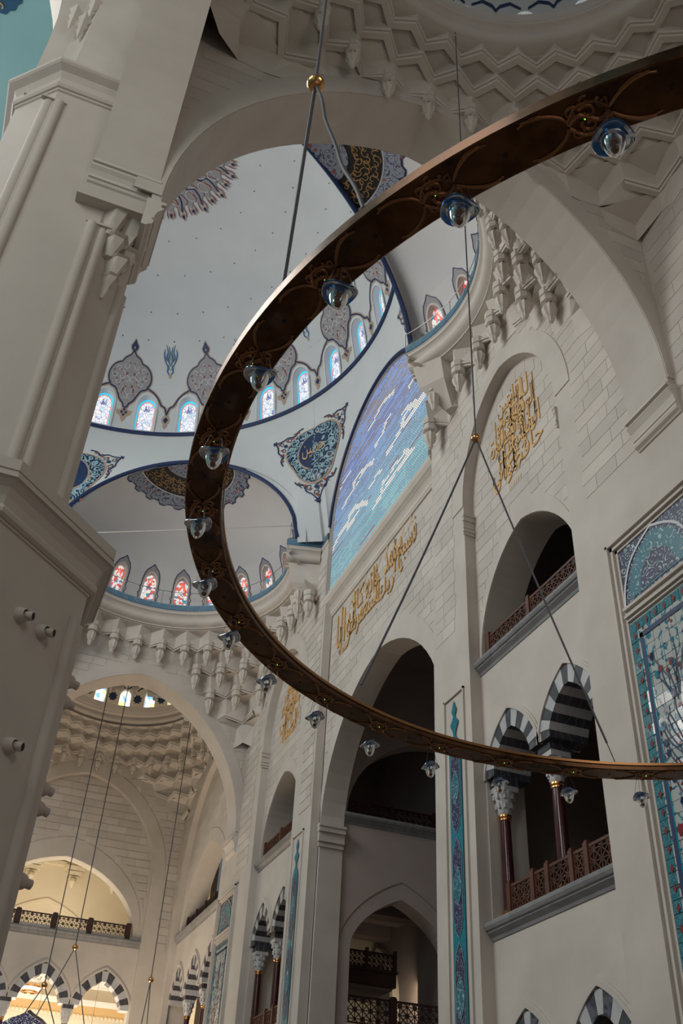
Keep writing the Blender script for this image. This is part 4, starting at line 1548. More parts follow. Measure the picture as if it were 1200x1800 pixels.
rnd = random.Random(11)
gv, gf, gc = [], [], []
for z, h in ROWS:
    y = YC - h + 0.02
    j = 0
    run = 0
    while y < YC + h - cw:
        zc = z + dz / 2
        white = near_line(y + cw / 2, zc)
        if run <= 0:
            run = rnd.randint(5, 14)
            tone = rnd.random()
        run -= 1
        f = (zc - 21.1) / 7.4
        if white:
            col = (0.95, 0.97, 1.0)
        else:
            k = tone * 0.8 + rnd.random() * 0.2
            lo = (0.10, 0.42, 0.62) if k < 0.5 else (0.16, 0.60, 0.75)
            hi = (0.05, 0.12, 0.52) if k < 0.45 else (0.10, 0.30, 0.90)
            if tone > 0.93:
                lo = hi = (0.13, 0.12, 0.30)
            g = min(max((f - 0.12) * 1.9 + (tone - .5) * .25, 0), 1)
            col = tuple(lo[q] * (1 - g) + hi[q] * g for q in range(3))
            if f > 0.75 and tone < 0.35:
                col = (0.20, 0.19, 0.33)
        i = len(gv)
        gv += [(GX - 0.003, y + 0.012, z + 0.024), (GX - 0.003, y + cw - 0.012, z + 0.024), (GX - 0.003, y + cw - 0.012, z + dz - 0.024), (GX - 0.003, y + 0.012, z + dz - 0.024)]
        gf.append((i, i + 1, i + 2, i + 3))
        gc += [(*col, 1)] * 4
        y += cw
me = bpy.data.meshes.new('glass_bricks')
me.from_pydata(gv, [], gf)
ca = me.color_attributes.new('tint', 'FLOAT_COLOR', 'CORNER')
flat = [x for c_ in gc for x in c_]
ca.data.foreach_set('color', flat)
m, nt, b, N, L = nodes('lit_glass_brick')
at = N.new('ShaderNodeVertexColor')
at.layer_name = 'tint'
L.new(at.outputs['Color'], b.inputs['Base Color'])
L.new(at.outputs['Color'], b.inputs['Emission Color'])
b.inputs['Emission Strength'].default_value = 0.62
b.inputs['Roughness'].default_value = 0.15
me.materials.append(m)
o = put('glass_brick', me, None, win)
o['kind'] = 'stuff'
bk = MB()
decal(PX(GX + 0.04), GOUT, 0.0, bk)
put('backing', bk, 'grey', win)
fr = band(PX(9.97), archloop(YC, 4.40, 21.05, 24.1, 4.36, 0, 40), archloop(YC, 4.57, 21.05, 24.1, 4.53, 0, 40), 0.0, 0.12)
put('window_frame', fr, 'lime', win)

# ================================================================ gilded inscriptions
G1 = thing('gilded_inscription', 'gilded Arabic inscription in two long tiers on the wall under the blue glass window', 'inscription', (10.3, YC, 18.3))


def mpw(x0, y_left, obj_loc):
    # u runs 0..width to the right as seen (towards -y); meshes are local to the thing
    return lambda u, v, d: (x0 + d - obj_loc[0], y_left - u - obj_loc[1], v - obj_loc[2])


mp = mpw(10.305, 28.55, (10.3, YC, 18.3))
W_ = 6.75
place_words(G1, 'gilded_word', mp, [
    ('فسبح', W_ - 1.35, W_, 18.62, 20.12), ('بحمد', W_ - 2.5, W_ - 1.1, 18.95, 20.1), ('ربك', W_ - 3.1, W_ - 1.7, 18.3, 19.15),
    ('و', W_ - 3.3, W_ - 3.0, 19.2, 19.75), ('استغفره', W_ - 5.1, W_ - 2.9, 18.25, 19.5), ('انه', W_ - 4.1, W_ - 3.35, 19.25, 20.2),
    ('كان', W_ - 5.6, W_ - 4.3, 19.0, 20.15), ('توابا', 0.0, 1.75, 18.15, 20.0), ('ا', 0.35, 0.5, 18.35, 20.2), ('ا', 1.55, 1.68, 18.6, 20.2), ('ا', 3.5, 3.63, 18.6, 20.15), ('ا', 5.05, 5.17, 18.9, 20.2)], 'gilt')
sm = MB()
for k in range(26):
    u = 0.3 + 0.25 * k
    v = 18.25 + 1.9 * ((k * 7) % 13) / 13
    stroke(mp, [(u, v), (u + 0.10, v + 0.10), (u + 0.14, v + 0.05)], 0.045, -0.03, sm)
for k in range(9):
    u = 1.1 + 0.62 * k
    stroke(mp, [(u, 19.75 + 0.08 * (k % 3)), (u + 0.35, 20.2 + 0.08 * (k % 3))], 0.045, -0.03, sm)
sig = MB()
for k in range(8):
    a = PI * 2 * k / 8
    stroke(mp, [(0.75, 18.28), (0.75 + 0.2 * math.cos(a), 18.28 + 0.16 * math.sin(a))], 0.03, -0.03, sm)
put('vowel_marks', sm, 'gilt', G1)['kind'] = 'stuff'


def drop_text(name, label, yc, words):
    loc = (10.3, yc, 17.0)
    g = thing(name, label, 'inscription', loc)
    mp_ = mpw(10.29, yc + 1.35, loc)
    place_words(g, 'gilded_word', mp_, words, 'gilt')
    s_ = MB()
    for k in range(22):
        a = 2.4 * k
        r_ = 0.25 + 0.9 * ((k * 5) % 11) / 11
        u, v = 1.35 + r_ * math.cos(a), 18.7 + r_ * 1.25 * math.sin(a)
        stroke(mp_, [(u, v), (u + 0.11, v + 0.12)], 0.05, -0.03, s_)
    for k in range(5):
        stroke(mp_, [(1.0 + 0.12 * k, 17.0), (1.12 + 0.1 * k, 17.14)], 0.03, -0.03, s_)
    put('vowel_marks', s_, 'gilt', g)['kind'] = 'stuff'
    return g


drop_text('gilded_inscription', 'gilded Arabic inscription, drop-shaped, in the near tall niche right of the gold ball', NC[0], [
    ('حافظوا', 0.75, 2.65, 17.25, 18.15), ('على', 0.2, 1.25, 17.55, 18.45), ('الصلوات', 0.55, 2.6, 17.9, 18.85), ('والصلاة', 0.15, 1.9, 18.4, 19.2),
    ('الوسطى', 0.9, 2.45, 18.7, 19.6), ('وقوموا', 0.45, 1.7, 19.05, 19.75), ('لله', 1.45, 2.2, 19.4, 20.15), ('قانتين', 0.65, 1.75, 19.55, 20.3),
    ('ا', 0.75, 0.88, 17.5, 19.6), ('ا', 1.25, 1.38, 17.4, 19.9), ('ا', 1.8, 1.93, 17.9, 20.2), ('ل', 0.2, 0.6, 17.3, 18.9), ('ل', 2.1, 2.45, 18.0, 19.9)])
drop_text('gilded_inscription', 'gilded Arabic inscription, drop-shaped, in the far tall niche behind the chandelier ring', NC[1], [
    ('ان', 1.85, 2.5, 17.3, 18.4), ('الصلاة', 0.6, 2.3, 17.2, 18.1), ('تنهى', 0.2, 1.5, 17.7, 18.6), ('عن', 1.3, 2.5, 18.1, 19.0),
    ('الفحشاء', 0.3, 2.1, 18.4, 19.3), ('والمنكر', 0.7, 2.3, 18.95, 19.75), ('ا', 0.9, 1.03, 17.5, 19.5), ('ا', 1.5, 1.62, 17.7, 20.0), ('ل', 1.1, 1.9, 19.3, 20.2)])

# ================================================================ striped arches, columns, railings
def voussoirs(parent, mp, c, wo, zo, ro, wi, ri, th, n=13, k=0.35, first=0):
    ho = head(c, wo, zo, ro, k, n)
    hi = head(c, wi, zo, ri, k, n)
    for i in range(n):
        mb = MB()
        q = [hi[i], hi[i + 1], ho[i + 1], ho[i]]
        jit = 0.006 * ((i * 7) % 3)
        F = [mp(*p, -0.02 - jit) for p in q]
        B = [mp(*p, th) for p in q]
        mb.quad(*F)
        mb.quad(*B[::-1])
        for j in range(4):
            mb.quad(F[j], B[j], B[(j + 1) % 4], F[(j + 1) % 4])
        put('voussoir', mb, 'black' if (i + first) % 2 else 'white', parent)


def hood(parent, mp, c, wo, zo, ro, k=0.35):
    mb = MB()
    band(mp, head(c, wo - 0.01, zo, ro - 0.01, k, 26), head(c, wo + 0.07, zo, ro + 0.09, k, 26), 0.0, -0.06, mb)
    band(mp, head(c, wo + 0.07, zo, ro + 0.09, k, 26), head(c, wo + 0.12, zo, ro + 0.15, k, 26), 0.0, -0.035, mb)
    put('hood_moulding', mb, 'lime', parent)


def arch_thing(mp, c, wo, zo, ro, wi, ri, label, th=0.9, first=0, group=None):
    p = mp(c, zo, 0)
    t = thing('striped_arch', label, 'arch', p, group)
    lm = lambda u, v, d: tuple(a - b for a, b in zip(mp(u, v, d), p))
    voussoirs(t, lm, c, wo, zo, ro, wi, ri, th, first=first)
    hood(t, lm, c, wo, zo, ro)
    return t


def column_mesh():
    base = MB()
    base.lathe([(0.0, 0), (0.19, 0), (0.19, 0.05), (0.165, 0.07), (0.18, 0.1), (0.155, 0.13)], 16)
    g1 = MB()
    g1.lathe([(0.15, 0.12), (0.175, 0.13), (0.175, 0.17), (0.15, 0.18), (0.165, 0.20), (0.165, 0.24), (0.135, 0.25)], 20)
    g1b = [g1]
    sh = MB()
    sh.lathe([(0.13, 0.24), (0.128, 1.2), (0.115, 2.14)], 20)
    g2 = MB()
    g2.lathe([(0.115, 2.12), (0.14, 2.13), (0.14, 2.16), (0.122, 2.17), (0.15, 2.20), (0.15, 2.24), (0.12, 2.25)], 20)
    cp = MB()
    cp.lathe([(0.12, 2.24), (0.155, 2.30), (0.15, 2.36), (0.19, 2.48), (0.185, 2.54), (0.235, 2.68), (0.24, 2.76), (0.0, 2.76)], 32, star=0.045, nstar=8)
    cp.box((-0.235, -0.235, 2.74), (0.235, 0.235, 2.86))
    for s_ in range(8):
        a = 2 * PI * s_ / 8 + PI / 8
        for r_, zz in ((0.17, 2.38), (0.215, 2.58)):
            cp.box((r_ * math.cos(a) - 0.03, r_ * math.sin(a) - 0.03, zz), (r_ * math.cos(a) + 0.03, r_ * math.sin(a) + 0.03, zz + 0.12))
    im = MB()
    im.box((-0.25, -0.24, 2.86), (0.25, 0.24, 3.06))
    out = []
    for q, nm, mt, s_ in ((base, 'base', 'white', True), (g1, 'lower_ring', 'gold', True), (sh, 'shaft', 'porph', True), (g2, 'upper_ring', 'gold', True), (cp, 'capital', 'white', True), (im, 'impost', 'black', False)):
        me_ = q.mesh(nm, s_)
        me_.materials.append(M[mt])
        out.append((nm, me_))
    return out


COLM = column_mesh()


def column(loc, label, group=None, skip=()):
    t = thing('column', label, 'column', loc, group)
    for nm, me_ in COLM:
        if nm not in skip:
            put(nm, me_, None, t)
    return t


def lattice(w, h, name='lattice'):
    """star lattice in the local xz plane, origin lower left, w wide h high"""
    mb = MB()
    t = 0.02
    s = h / 3.0
    nx = max(1, int(round(w / s)))
    sx = w / nx
    D = 0.018

    def seg(a, b):
        mb.bar((a[0], 0, a[1]), (b[0], 0, b[1]), t, D * 2, (0, 1, 0))
    for i in range(nx):
        for j in range(3):
            x0, z0 = i * sx, j * s
            cx, cz = x0 + sx / 2, z0 + s / 2
            seg((x0, z0), (x0 + sx, z0 + s))
            seg((x0 + sx, z0), (x0, z0 + s))
            seg((cx, z0), (cx, z0 + s))
            seg((x0, cz), (x0 + sx, cz))
            r = 0.27
            ring = [(cx + sx * r * math.cos(PI / 8 + PI / 4 * k), cz + s * r * math.sin(PI / 8 + PI / 4 * k)) for k in range(8)]
            if (i + j) % 2 == 0:
                for k in range(8):
                    seg(ring[k], ring[(k + 1) % 8])
    mb.box((0, -0.025, 0), (w, 0.025, 0.035))
    mb.box((0, -0.03, h - 0.04), (w, 0.03, h + 0.015))
    mb.box((0, -0.025, 0), (0.03, 0.025, h))
    mb.box((w - 0.03, -0.025, 0), (w, 0.025, h))
    return mb.mesh(name)


_lat = {}


def railing(p0, p1, posts, label, h=0.66, mat='wood', postw=0.13):
    """posts: fractions 0..1 along p0-p1"""
    p0, p1 = Vector(p0), Vector(p1)
    d = p1 - p0
    L_ = d.length
    ang = math.atan2(d.y, d.x)
    t = thing('lattice_railing', label, 'railing', p0)
    t.rotation_euler = (0, 0, ang)
    pm = MB()
    pm.box((-postw / 2, -postw / 2, 0), (postw / 2, postw / 2, h + 0.06))
    pm.box((-postw / 2 + 0.02, -postw / 2 + 0.02, h + 0.06), (postw / 2 - 0.02, postw / 2 - 0.02, h + 0.10))
    pm = pm.mesh('post')
    pm.materials.append(M[mat])
    for f in posts:
        put('post', pm, None, t, (f * L_, 0, 0))
    for a, b in zip(posts[:-1], posts[1:]):
        w = (b - a) * L_ - postw
        key = (round(w, 2), h, mat)
        if key not in _lat:
            _lat[key] = lattice(w, h)
            _lat[key].materials.append(M[mat])
        put('lattice_panel', _lat[key], None, t, (a * L_ + postw / 2, 0, 0))
    return t


nm = ('near', 'far')
for i, c in enumerate(NC[:2]):
    w = nm[i]
    for q, s_ in ((c + 1.15, 'left'), (c - 1.15, 'right')):
        arch_thing(PX(10.3), q, 1.13, RZ, RR, 0.76, 0.88, 'black and white striped arch over columns, %s of the pair in the %s niche' % (s_, w), first=1)
        arch_thing(PX(10.3), q, 1.12, 3.9, 1.35, 0.72, 0.95, 'striped arch low in the %s niche, %s of the lowest pair' % (w, s_), th=0.8)
    zc_ = 6.96
    column((10.62, c, zc_), 'dark red polished column between the two striped arches of the %s niche' % w)
    column((10.62, c + 2.12, zc_), 'dark red polished column at the left jamb of the %s niche, in front of the gallery' % w)
    railing((10.46, c + 2.0, 6.96), (10.46, c - 2.2, 6.96), (0.05, 0.27, 0.40, 0.60, 0.72, 0.98) if i == 0 else (0.05, 0.4, 0.6, 0.98), 'carved wooden lattice railing behind the columns of the %s niche' % w)
    railing((10.42, c + 2.12, 12.97), (10.42, c - 2.15, 12.97), (0.02, 0.46, 0.99), 'carved wooden lattice railing in the tall arched opening of the %s niche' % w)
for q, s_ in ((NC[2] - 2.8, 'right'), (NC[2], 'middle'), (NC[2] + 2.8, 'left')):
    arch_thing(PX(10.3), q, 1.36, RZ, 1.5, 0.95, 1.05, 'striped arch on the far bay right wall, %s of the three' % s_)
for q, s_ in ((NC[2] - 1.4, 'right'), (NC[2] + 1.4, 'left')):
    column((10.62, q, 6.96), 'dark column under the striped arches of the far bay right wall, %s one' % s_)
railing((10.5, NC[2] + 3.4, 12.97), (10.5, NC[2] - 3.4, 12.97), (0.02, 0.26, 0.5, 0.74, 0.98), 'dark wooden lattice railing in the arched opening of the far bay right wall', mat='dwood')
for q, s_ in ((bcs[0], 'left'), (bcs[1], 'middle'), (bcs[2], 'right')):
    arch_thing(PY(BY + 0.3), q, 1.36, 9.75, 1.62, 0.95, 1.15, 'striped pointed arch in the back wall, %s of the three' % s_, th=0.65)
for q, s_ in (((bcs[0] + bcs[1]) / 2, 'left'), ((bcs[1] + bcs[2]) / 2, 'right')):
    column((q, BY + 0.62, 6.72), 'column capital between striped arches of the back wall, %s one' % s_)
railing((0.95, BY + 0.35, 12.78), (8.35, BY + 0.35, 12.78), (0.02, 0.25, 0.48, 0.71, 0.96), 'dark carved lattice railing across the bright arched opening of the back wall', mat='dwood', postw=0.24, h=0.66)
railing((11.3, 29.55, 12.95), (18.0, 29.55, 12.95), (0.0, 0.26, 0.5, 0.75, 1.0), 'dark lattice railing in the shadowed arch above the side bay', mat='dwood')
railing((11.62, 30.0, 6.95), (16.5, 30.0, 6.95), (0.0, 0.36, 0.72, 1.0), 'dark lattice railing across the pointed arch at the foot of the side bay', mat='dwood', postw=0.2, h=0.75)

# projecting dark balcony box in the side bay
t = thing('wooden_balcony', 'dark wooden balcony box with latticed parapet inside the lower pointed arch', 'balcony', (12.2, 31.2, 8.2))
mb = MB()
mb.box((-0.5, -0.6, 0.0), (1.55, 1.6, 0.42))
mb.box((-0.55, -0.65, 0.40), (1.6, 1.65, 0.48))
put('balcony_box', mb, 'dwood', t)
mb = MB()
mb.box((-0.4, -0.5, -0.08), (1.45, 1.5, 0.0))
put('balcony_soffit', mb, 'shade', t)
lt = lattice(0.95, 0.5)
lt.materials.append(M['dwood'])
for x in (-0.45, 0.55):
    put('lattice_panel', lt, None, t, (x, -0.55, 0.48))
sd = put('lattice_panel', lt, None, t, (-0.45, -0.55, 0.48))
sd.rotation_euler = (0, 0, PI / 2)
pm = MB()
pm.box((-0.05, -0.05, 0), (0.05, 0.05, 0.62))
pmm = pm.mesh('post')
pmm.materials.append(M['dwood'])
for x in (-0.5, 0.52, 1.52):
    put('post', pmm, None, t, (x, -0.55, 0.48))

# ================================================================ tile panels
def tile_panel(yc, label, near):
    hw = 1.0
    t = thing('tiled_niche_front', label, 'tile panel', (10.0, yc, 2.0))
    lx = lambda u, v, d: (d, u, v - 2.0)
    fr = MB()
    for w0, w1, dd in ((0.0, 0.07, -0.03), (0.07, 0.12, -0.09), (0.12, 0.20, -0.05), (0.20, 0.26, -0.11), (0.26, 0.31, -0.04)):
        for sgn in (-1, 1):
            a, b = sgn * (hw + w0), sgn * (hw + w1)
            fr.box((dd, min(a, b), -1.4), (0.0, max(a, b), 10.35 + w1))
        fr.box((dd, -hw - w1, 10.35 + w0), (0.0, hw + w1, 10.35 + w1))
    for zz, w_, dd in ((8.80, 0.06, -0.05), (8.86, 0.05, -0.10), (8.91, 0.10, -0.05), (9.01, 0.06, -0.11), (9.07, 0.05, -0.05)):
        fr.box((dd, -hw, zz), (0.0, hw, zz + w_))
    put('stone_frame', fr, 'lime', t)
    arch = smooth_line([(-1.0, 11.13), (-0.93, 11.5), (-0.72, 11.9), (-0.4, 12.15), (0.0, 12.33)], 4)
    arch = arch + [(-a, b) for a, b in reversed(arch[:-1])]
    put('spandrel', decal(lx, rect(-hw, 11.12, hw, 12.36), -0.01), 'arab_navy', t)
    lun = arch + [(1.0, 11.13)]
    put('lunette_border', decal(lx, arch, -0.02), 'arab_navy', t)
    inn = [(a * 0.84, 11.2 + (b - 11.13) * 0.86) for a, b in arch]
    put('lunette_field', decal(lx, inn, -0.03), 'arab_teal', t)
    hb = [(a * 0.5, 11.24 + (b - 11.13) * 0.5) for a, b in arch]
    put('lunette_heart', decal(lx, hb, -0.035), 'arab_navy', t)
    ln = MB()
    for w_, off in ((0.05, -0.035),):
        stroke(lx, arch, w_, off, ln)
    put('lunette_moulding', ln, 'tan' if not near else 'wline', t)
    # square glazed tiles
    ts = 0.2
    rows = int((10.72 - (4.2 if near else 6.5)) / ts)
    mesh = {}
    for kind in ('border', 'navy', 'arab_field'):
        m_ = MB()
        g = 0.006
        m_.box((-0.025, g, g), (0.0, ts - g, ts - g))
        q = m_.mesh('tile')
        q.materials.append(M[kind])
        mesh[kind] = q
    rn = random.Random(2)
    cnt = 0
    for r_ in range(rows):
        for k in range(10):
            y = -hw + k * ts
            z = 10.74 - (r_ + 1) * ts
            e = min(k, 9 - k)
            kind = 'border' if (e == 0 or r_ == 0) else ('arab_field')
            o = bpy.data.objects.new('tile', mesh[kind])
            COL.objects.link(o)
            o.parent = t
            o.location = (0, y, z - 2.0)
            o.rotation_euler = (rn.uniform(-.012, .012), rn.uniform(-.03, .03), rn.uniform(-.03, .03))
            cnt += 1
    # raised navy guard strip and flower sprays printed over the field
    gs = MB()
    for sgn in (-1, 1):
        gs.box((-0.034, sgn * 0.70 - 0.045, 4.2 - 2), (-0.02, sgn * 0.70 + 0.045, 10.44 - 2))
    gs.box((-0.034, -0.745, 10.35 - 2), (-0.02, 0.745, 10.44 - 2))
    put('guard_strip', gs, 'navy', t)
    cy_ = MB()
    for sgn in (-1, 1):
        cy_.box((-0.033, sgn * 0.64 - 0.012, 4.2 - 2), (-0.02, sgn * 0.64 + 0.012, 10.3 - 2))
    put('cyan_line', cy_, plain('cyan_tile', (0.01, 0.25, 0.36), 0.1), t)
    mo = MB()
    cr2 = [(-0.05, 0), (-0.022, -0.03), (0, -0.085), (0.022, -0.03), (0.05, 0), (0.022, 0.03), (0, 0.085), (-0.022, 0.03)]
    decal(lambda u, v, d_: (d_, u, v), cr2, -0.036, mo)
    mom = baked(mo, 'border_motif', 'red')
    for sgn in (-1, 1):
        for k in range(22):
            put('border_motif', mom, None, t, (0, sgn * 0.87, 8.45 - 0.29 * k))
    for k in range(7):
        put('border_motif', mom, None, t, (0, -0.75 + 0.25 * k, 8.62))
    fl_ = {}
    for c_, q in {'red': (0.22, 0.03, 0.03), 'blue': (0.02, 0.16, 0.26), 'navy': (0.012, 0.015, 0.07)}.items():
        m_ = MB()
        decal(lambda u, v, d_: (d_, u, v), [((1 - 0.25 * (k % 2)) * math.cos(PI * k / 5), 1.25 * (1 - 0.25 * (k % 2)) * math.sin(PI * k / 5)) for k in range(10)], 0, m_)
        fl_[c_] = m_.mesh('painted_flower')
        fl_[c_].materials.append(plain('tile_' + c_, q, 0.12))
    stems = MB()
    for k in range(60):
        y = rn.uniform(-0.55, 0.55)
        z = rn.uniform(4.4, 10.15)
        c_ = ('red', 'blue', 'navy', 'navy')[k % 4]
        r_ = rn.uniform(0.045, 0.085)
        o = put('painted_flower', fl_[c_], None, t, (-0.037, y, z - 2.0))
        o.scale = (1, r_, r_)
        stroke(lx, smooth_line([(y, z), (y * 0.7 + rn.uniform(-.06, .06), z - 0.3), (y * 0.3, z - 0.6)]), 0.022, -0.0362, stems)
    s_ = put('painted_stems', baked(stems, 'painted_stems', 'navy'), None, t)
    s_['kind'] = 'stuff'
    return t


tile_panel(11.13, 'turquoise tiled panel with flowers and lunette at the right edge of the wall', True)
tile_panel(38.7, 'small distant tiled panel on the right wall beside the far arch', False)


def tile_strip(yc, label, ztop, zbot):
    t = thing('tilework_strip', label, 'tile strip', (10.0, yc, zbot))
    lx = lambda u, v, d: (d, u, v - zbot)
    hw = 0.29
    fr = MB()
    for sgn in (-1, 1):
        fr.box((-0.05, min(sgn * 0.47, sgn * 0.52), 0), (0.0, max(sgn * 0.47, sgn * 0.52), ztop + 0.15 - zbot))
    fr.box((-0.05, -0.52, ztop + 0.1 - zbot), (0.0, 0.52, ztop + 0.16 - zbot))
    put('stone_frame', fr, 'lime', t)
    half = smooth_line([(0.0, 0.0), (0.05, -0.12), (0.12, -0.28), (0.05, -0.42), (0.12, -0.52), (0.20, -0.62), (0.10, -0.78), (0.06, -0.92), (0.18, -1.08), (0.29, -1.30)], 3)
    half = [(a, ztop + b) for a, b in half] + [(0.29, zbot)]
    put('turquoise_border', decal(lx, mirror(half + [(0.0, zbot)]), -0.03), M['arab_teal'] if False else plain('turquoise_glaze', (0.015, 0.19, 0.26), 0.15), t)
    z = ztop - 1.15
    carts, medl, ln = MB(), MB(), MB()
    k = 0
    while z - 2.1 > zbot:
        c_ = mirror([(0, z), (0.06, z - 0.08), (0.15, z - 0.2), (0.14, z - 0.3), (0.21, z - 0.38), (0.21, z - 1.75), (0.14, z - 1.85), (0.15, z - 1.95), (0.06, z - 2.05), (0, z - 2.12)])
        decal(lx, c_, -0.036, carts)
        for q in (c_[:10], [(-a, b) for a, b in c_[:10]]):
            stroke(lx, q, 0.018, -0.042, ln)
        zm = z - 1.06
        md = mirror([(0, zm + 0.42), (0.06, zm + 0.32), (0.15, zm + 0.18), (0.17, zm), (0.15, zm - 0.18), (0.06, zm - 0.32), (0, zm - 0.42)])
        decal(lx, md, -0.042, medl)
        for q in (md[:7], [(-a, b) for a, b in md[:7]]):
            stroke(lx, q, 0.018, -0.047, ln)
        for kk in range(14):
            zz = z - 0.2 - 0.13 * kk
            stroke(lx, spiral(0.08 * (1 if kk % 2 else -1), zz, 0.07, kk, 0.9, 8), 0.016, -0.044, ln)
        z -= 2.2
        k += 1
    put('purple_cartouche', carts, 'strip_in', t)
    put('turquoise_medallion', medl, 'arab_teal', t)['kind'] = 'stuff'
    put('white_scroll_lines', ln, plain('pale_glaze', (0.22, 0.33, 0.42), 0.2), t)


tile_strip(18.98, 'tall narrow turquoise tile strip on the near pilaster', 12.3, 3.2)
tile_strip(2 * YC - 18.98, 'tall narrow turquoise tile strip on the far pilaster beyond the side bay', 12.3, 5.0)


# ================================================================ rooms seen through the back wall
mb = MB()
mb.box((-3, 57.5, 12.2), (12, 57.8, 30))
mb.box((-3.3, 50.2, 6.3), (-3.0, 57.8, 30))
mb.box((12, 50.2, 6.3), (12.3, 57.8, 30))
mb.box((-3, 50.3, 12.2), (12, 57.8, 12.45))
wbr = struct('wall_upper_room', mb, 'cream')
mb = MB()
cir = [(4.6 + 3.4 * math.cos(2 * PI * k / 48), 54.2 + 3.0 * math.sin(2 * PI * k / 48)) for k in range(48)]
plate(lambda u, v, d: (u, v, 19.4 + d), rect(-3, 50.3, 12, 57.8), [cir], 0.3, mb)
struct('ceiling_upper_room', mb, 'cream')
mb = MB()
mb.lathe([(3.5, 19.3), (3.4, 19.3), (3.38, 19.5), (3.5, 19.6), (3.45, 19.75), (3.6, 19.8)], 48, (4.6, 54.2, 0))
for k in range(36):
    a0_, a1_, am = 2 * PI * k / 36, 2 * PI * (k + 1) / 36, 2 * PI * (k + 0.5) / 36
    f = lambda r, a, z: (4.6 + r * math.cos(a), 54.2 + r * math.sin(a), z)
    mb.tri(f(3.6, a0_, 19.8), f(3.45, am, 20.15), f(3.6, a0_, 20.5))
    mb.tri(f(3.6, a1_, 19.8), f(3.45, am, 20.15), f(3.6, a1_, 20.5))
    mb.tri(f(3.6, a0_, 19.8), f(3.6, a1_, 19.8), f(3.45, am, 20.15))
    mb.tri(f(3.6, a0_, 20.5), f(3.6, a1_, 20.5), f(3.45, am, 20.15))
mb.lathe([(3.6, 20.5), (3.4, 20.55), (3.4, 20.7), (2.4, 21.6), (0, 22.2)], 48, (4.6, 54.2, 0))
# frieze and brackets along the rear wall
mb.box((-3, 57.2, 17.9), (12, 57.5, 18.1))
mb.box((-3, 57.25, 18.25), (12, 57.5, 18.4))
for k in range(6):
    x = -1.2 + 2.3 * k
    for j in range(3):
        mb.box((x - 0.55 + 0.12 * j, 57.0 + 0.1 * j, 17.7 - 0.25 * j), (x + 0.55 - 0.12 * j, 57.5, 17.9 - 0.25 * j))
    mb.lathe([(0.16, 0), (0.2, -0.15), (0.1, -0.4), (0.0, -0.5)], 10, (x, 57.15, 17.2))
band(PY(57.5), head(4.6, 3.2, 13.2, 2.7, 0.3, 24), head(4.6, 3.35, 13.2, 2.9, 0.3, 24), 0, -0.08, mb)
struct('trim_90', mb, 'cream')
w5 = struct('window_2', decal(PY(57.35), archloop(3.55, 0.62, 12.6, 13.6, 0.5, 0.2), 0.0), 'bstain')
# lower room: pale walls, moulded ceiling, hanging ring lamps
mb = MB()
mb.box((-3, 57.5, 0.6), (12, 57.8, 12.19))
struct('wall_lower_room', mb, 'cream')
mb = MB()
mb.box((-3, 50.4, 12.0), (12, 57.5, 12.2))
struct('ceiling_lower_room', mb, plain('white_ceiling', (0.8, 0.77, 0.72), 0.7))
mb = MB()
for k in range(2):
    x0, x1, y0, y1 = (0.2, 5.2, 51.6, 56.8) if k == 0 else (5.9, 10.5, 51.6, 56.8)
    for w_, zz in ((0.0, 11.75), (0.18, 11.86)):
        for bx_ in ((x0 + w_, y0 + w_, x1 - w_, y0 + w_ + 0.12), (x0 + w_, y1 - w_ - 0.12, x1 - w_, y1 - w_), (x0 + w_, y0 + w_, x0 + w_ + 0.12, y1 - w_), (x1 - w_ - 0.12, y0 + w_, x1 - w_, y1 - w_)):
            mb.box((bx_[0], bx_[1], zz), (bx_[2], bx_[3], 12.02))
    for j in range(8):
        mb.box((x0 + 0.5 + 0.3 * j, y1 - 0.9 - 0.2 * (j % 4), 11.9), (x0 + 0.7 + 0.3 * j, y1 - 0.5, 12.0))
mb.box((-3, 57.1, 11.0), (12, 57.5, 11.25))
struct('trim_91', mb, plain('white_moulding', (0.82, 0.78, 0.74), 0.6))
mb = MB()
mb.box((-3, 57.3, 10.55), (12, 57.5, 11.0))
struct('trim_92', mb, 'ochre')
mb = MB()
for k in range(70):
    mb.box((-2.9 + 0.21 * k, 57.25, 10.42), (-2.8 + 0.21 * k, 57.4, 10.56))
struct('trim_93', mb, 'cream')


def ring_lamp(loc, r, label):
    t = thing('ring_lamp', label, 'chandelier', loc)
    mb = MB()
    mb.lathe([(r, 0), (r * 1.05, 0.05), (r, 0.12), (r * 0.93, 0.06), (r, 0)], 32)
    mb.lathe([(r * 0.62, -0.2), (r * 0.66, -0.16), (r * 0.62, -0.1), (r * 0.58, -0.15), (r * 0.62, -0.2)], 28)
    put('brass_rings', mb.mesh('brass_rings', True), 'gold', t)
    mb = MB()
    mb.lathe([(r * 0.95, 0.08), (r * 0.8, -0.02), (r * 0.62, -0.13)], 32)
    put('glass_skirt', mb.mesh('glass_skirt', True), plain('lit_glass_skirt', (1.0, 0.85, 0.65), 0.3, 0, 0.6), t)
    mb = MB()
    for k in range(3):
        a = 2 * PI * k / 3
        mb.tube([(r * math.cos(a), r * math.sin(a), 0.1), (0, 0, 1.2)], 0.012, 5)
    put('chain', mb, 'gold', t)


ring_lamp((4.35, 52.9, 10.75), 0.62, 'small brass ring lamp hanging behind the middle striped arch of the back wall')
